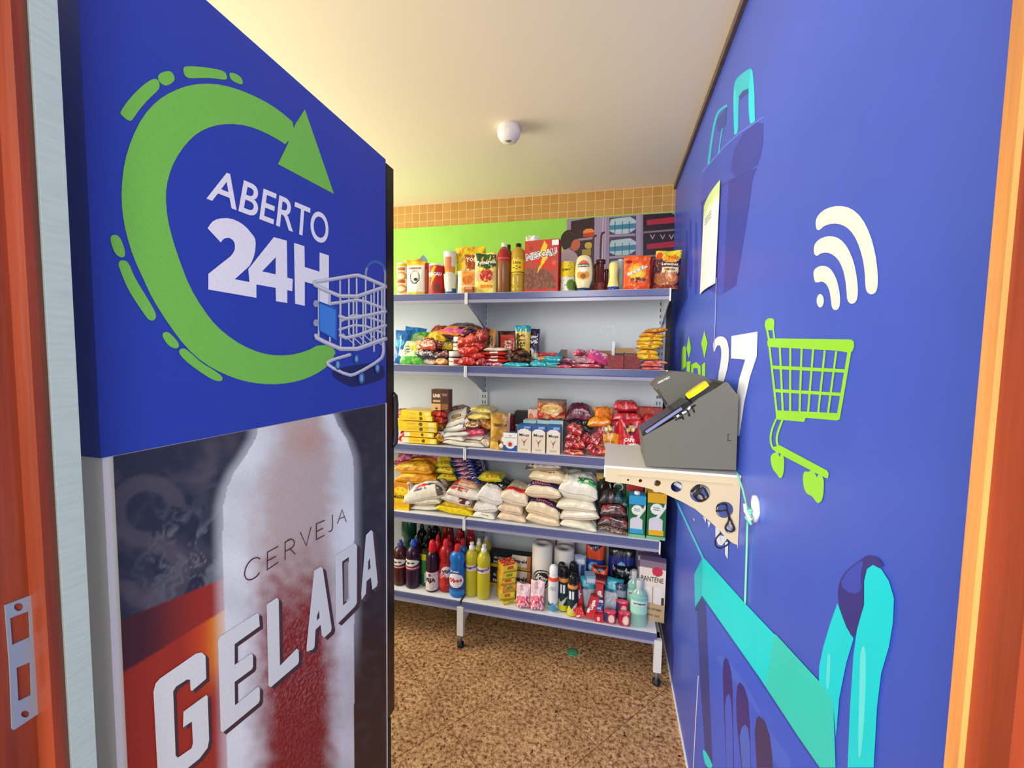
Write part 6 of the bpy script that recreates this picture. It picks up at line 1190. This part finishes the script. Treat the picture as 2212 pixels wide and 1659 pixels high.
def paste(lb, bx, off, c='c8202a', txt='Colgate', rx=-12, ry=0, low='2a3a8a'):
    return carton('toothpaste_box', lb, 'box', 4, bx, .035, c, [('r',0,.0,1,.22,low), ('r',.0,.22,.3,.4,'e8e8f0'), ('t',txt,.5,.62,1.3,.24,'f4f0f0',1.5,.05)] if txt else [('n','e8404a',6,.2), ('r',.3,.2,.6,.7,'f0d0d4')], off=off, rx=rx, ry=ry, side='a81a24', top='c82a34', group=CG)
paste('upright red toothpaste box topmost between the teal packs', (1285, 1304, 1264), .05, ry=0, low='2a56b0')
paste('red toothpaste box at the front leaning right', (1264, 1282, 1296), .008, ry=14, low='d82a30')
paste('dark red toothpaste box leaning left of the front one', (1247, 1262, 1275), .03, ry=-10, low='8a1820')
paste('small red box on the front edge beside the leaning toothpaste', (1282, 1301, 1328), .008, txt=None, rx=0)
carton('toothpaste_box', 'blue and pink toothpaste box standing in the centre of the hygiene goods', 'box', 4, (1283, 1302, 1300), .03, '2a3f90', [('r',0,0,1,.42,'e84a7a'), ('r',.2,.5,.8,.6,'a8c8e8'), ('r',0,.85,1,1,'e0e4ea'), ('n','f0a0b8',5,.4)], off=.03, rx=-8, group=CG)
carton('toothpaste_box', 'slanted red and white toothpaste box lowest left of the front', 'box', 4, (1246, 1266, 1318), .03, 'd82a2c', [('n','f08080',5,.2), ('r',.1,.1,.5,.3,'f0e0e0')], off=.012, ry=-22, group=CG)
for i, (bx, of, lb) in enumerate((((1304, 1331, 1322), .006, 'red round-window blister pack, front left of three'), ((1335, 1362, 1324), .006, 'red round-window blister pack, front right by the mouthwash'), ((1330, 1358, 1299), .05, 'red round-window blister pack standing behind the front two'))):
    bag('cream_blister', lb, 'pack', 4, bx, 'c01c3c', [('r',0,.1,.3,.9,'2a3468' if i != 1 else 'b01a38'), ('e',.62,.45,.28,.34,'f0a8b0'), ('e',.62,.45,.22,.26,'f0dcc8'), ('r',.2,.88,1,1,'d84a60')], off=of, T=.028, style='brick', group='red round-window packs', cr=.5)
bag('cotton_pack', 'dark navy pack behind the red round-window packs', 'pack', 4, (1328, 1356, 1264), '22304e', [('n','5a6a8a',5,.2), ('r',.1,.6,.9,.8,'8a98a8')], off=.09, T=.03)
MW = [(.9,0),(1,.03),(1,.55),(.96,.66),(.75,.74),(.36,.80),(.32,.82)]
for i, (bx, of, lb) in enumerate((((1364, 1401, 1257), .02, 'clear mint green mouthwash bottle with a pale label at the front right'), ((1355, 1386, 1236), .10, 'second mouthwash bottle behind the front one'))):
    bottle('mouthwash_bottle', lb, 'bottle', 4, bx, pc(MW,'a8dccc'), pc([(.38,.80),(.42,.81),(.42,.97),(.38,1)],'c4ccd4'), (.28,.66,'9cd8c8'), [('r',.1,.5,.9,.72,'d8e4e0'), ('r',.1,.04,.9,.44,'a8e0cc'), ('r',.1,.8,.9,.96,'7ac8b8'), ('t','LISTERINE',.5,.60,.5,.1,'2a2440',0,.05)], off=of, sq=.6, mt=M_LIQ, group='mouthwash bottles')
carton('shampoo_box', 'tall cream hair care gift box with dark capitals at the right end', 'box', 4, (1383, 1440, 1213), .05, 'e9ddcf', [('r',0,.88,1,1,'8a7486'), ('r',0,0,1,.3,'c8ab80'), ('e',.68,.84,.2,.08,'c8304a'), ('t','PANTENE',.5,.70,.84,.085,'3a3030',0,.01), ('r',.12,.3,.42,.56,'f2ece4'), ('r',.52,.3,.54,.58,'4a3a3a'), ('r',.6,.3,.88,.58,'f0e8e0'), ('r',.86,.3,.96,.42,'4a2c24'), ('t','BRILHO EXTREMO',.55,.2,.7,.04,'6a4a2a'), ('t','400 ml',.55,.1,.5,.035,'6a4a2a')], off=.085, side='c9bcae', top='8a7a9a', rz=-6)
carton('shampoo_box', 'purple topped box behind the cream hair care box', 'box', 4, (1374, 1430, 1190), .05, 'b8aab8', [('r',0,.8,1,.92,'6a4a7a')], off=.16, side='a89aa8', top='7a6490')

# ================================================================== settle the goods: nudge anything that would cut into its neighbour
from mathutils.bvhtree import BVHTree
bpy.context.view_layer.update()
def geo(o):
    V, F = [], []
    for q in [o]+list(o.children_recursive):
        if q.type != 'MESH': continue
        n = len(V); mw = q.matrix_world; V += [mw @ v.co for v in q.data.vertices]; F += [tuple(n+i for i in f.vertices) for f in q.data.polygons]
    return V, F
FIX = {'gondola_shelving'}
FX = [geo(bpy.data.objects[n]) for n in ('gondola_shelving', 'wall_bracket_shelf', 'payment_terminal', 'wall_right', 'wall_banner')]
done = [(BVHTree.FromPolygons(V, F), [min(v[i] for v in V) for i in range(3)], [max(v[i] for v in V) for i in range(3)]) for V, F in FX]
goods = [o for o in S.objects if o.parent is None and o.get('category') and o.type in ('MESH', 'EMPTY') and 1.8 < o.location.y < 2.2 and o.name not in ('wall_banner', 'gondola_shelving', 'bottle_cap')]
def shelf_of(o):
    return max([i for i in range(5) if SH[i] <= o.location.z+.002] and [SH[i] for i in range(5) if SH[i] <= o.location.z+.002] or [0])
G = []
for o in goods:
    V, F = geo(o); G.append((o, V, F, shelf_of(o)))
G.sort(key=lambda g: (g[3], round(min(v.z for v in g[1]), 3), g[0].location.y))
cand = [(0, 0, 0, 1)]
for s in (1, .95, .9, .84):
    for dz in (0, .003, .006, .010, .014):
        for dy in (0, .008, .018, .03, -.006):
            for dx in (0, .004, -.004, .009, -.009): cand.append((dx, dy, dz, s))
cand = sorted(set(cand), key=lambda c: abs(c[0])*1.6+abs(c[1])*.5+c[2]*1.3+(1-c[3])*.06)
left = 0
for o, V, F, zs in G:
    c0 = o.location.copy(); best = None
    tall = max(v.z for v in V)-min(v.z for v in V); flat = o.type == 'MESH' and 'D' in o
    ceil_ = min([z for z in SH if z > zs+.01] or [9])-.024
    tries = 0; near = None
    zmin0 = min(v.z for v in V)
    base_up = max(0, zs+.0005-zmin0)
    seated = o.location.z < zs+.004
    small = max(max(v[i] for v in V)-min(v[i] for v in V) for i in (0, 2)) < .11
    for dx, dy, dz, s in cand:
        if seated and dz > 0: continue
        t = Vector((dx, dy, dz))
        W_ = [c0+(v-c0)*s+t for v in V]
        lz = min(v.z for v in W_)
        up = zs+.0006-lz if lz < zs+.0006 else (zs+.0006-lz if seated else 0)
        if up:
            for v in W_: v.z += up
            t = t+Vector((0, 0, up))
        lo = [min(v[i] for v in W_) for i in range(3)]; hi = [max(v[i] for v in W_) for i in range(3)]
        if hi[1] > 2.1585:
            d = 2.1585-hi[1]; t = t+Vector((0, d, 0))
            for v in W_: v.y += d
            lo[1] += d; hi[1] += d
        if not any(all(lo[i] < h[i] and hi[i] > l[i] for i in range(3)) for _, l, h in done): n = 0; bt = None
        else: bt = BVHTree.FromPolygons(W_, F); n = sum(len(bt.overlap(b)) for b, l, h in done if all(lo[i] < h[i] and hi[i] > l[i] for i in range(3)))
        tries += 1
        if best is None or n < best[0]*.6 or n == 0: best = (n, t, s, W_, lo, hi)
        if n == 0 or tries > (14 if small else 34): break
    n, t, s, W_, lo, hi = best
    o.location = c0+t
    if s != 1: o.scale = (s, s, s)
    if n and (o.name in SOFT or o.name in BAGS):   # a soft bag drapes over what is beneath it and gives way beside its neighbours
        inv = Matrix.LocRotScale(o.location, o.rotation_euler, o.scale).inverted(); near = [(b, l, h) for b, l, h in done if all(lo[i]-.01 < h[i] and hi[i]+.01 > l[i] for i in range(3))]
        half = o.get('_n', 0)
        for _pass in range(2 if half else 0):
            for k, v in enumerate(W_):
                for b, l, h in near:
                    if not (l[0] < v.x < h[0] and l[1] < v.y < h[1] and v.z < h[2]+.002): continue
                    up_ = b.ray_cast(Vector((v.x, v.y, h[2]+.01)), Vector((0, 0, -1)))[0]
                    if up_ is None or up_.z+.0030 < v.z or up_.z-v.z > .04: continue
                    dn = b.ray_cast(Vector((v.x, v.y, l[2]-.01)), Vector((0, 0, 1)))[0]
                    if dn is not None and dn.z-.0008 > v.z: continue
                    v.z = up_.z+(.0052 if k < half or k >= 2*half else .0034)
            for v in W_: v.z = min(v.z, ceil_)
            for k in range(half): W_[k].z = max(W_[k].z, W_[k+half].z+.0012)
        c = Vector(((lo[0]+hi[0])/2, (lo[1]+hi[1])/2, (min(v.z for v in W_)+max(v.z for v in W_))/2))
        def within(v, b, h):
            k, p = 0, Vector(v)
            while k < 8:
                q = b.ray_cast(p, Vector((.013, -1, .007)))[0]
                if q is None: break
                k += 1; p = q+Vector((.000013, -.001, .000007))*.3
            return k % 2
        for _pass in range(3):
            hit = 0
            for v in W_:
                for b, l, h in near:
                    if all(l[i]-.001 < v[i] < h[i]+.001 for i in range(3)) and within(v, b, h): v += (c-v)*.22; hit += 1; break
            if not hit: break
        o.data.vertices.foreach_set('co', [q for v in W_ for q in (inv @ v)]); o.data.update()
        lo = [min(v[i] for v in W_) for i in range(3)]; hi = [max(v[i] for v in W_) for i in range(3)]
        bt = BVHTree.FromPolygons(W_, F); n = sum(len(bt.overlap(b)) for b, l, h in near)
    left += n > 0
    done.append((BVHTree.FromPolygons(W_, F), lo, hi))
for q in S.objects:
    if '_n' in q: del q['_n']
print('goods', len(G), 'still touching', left)
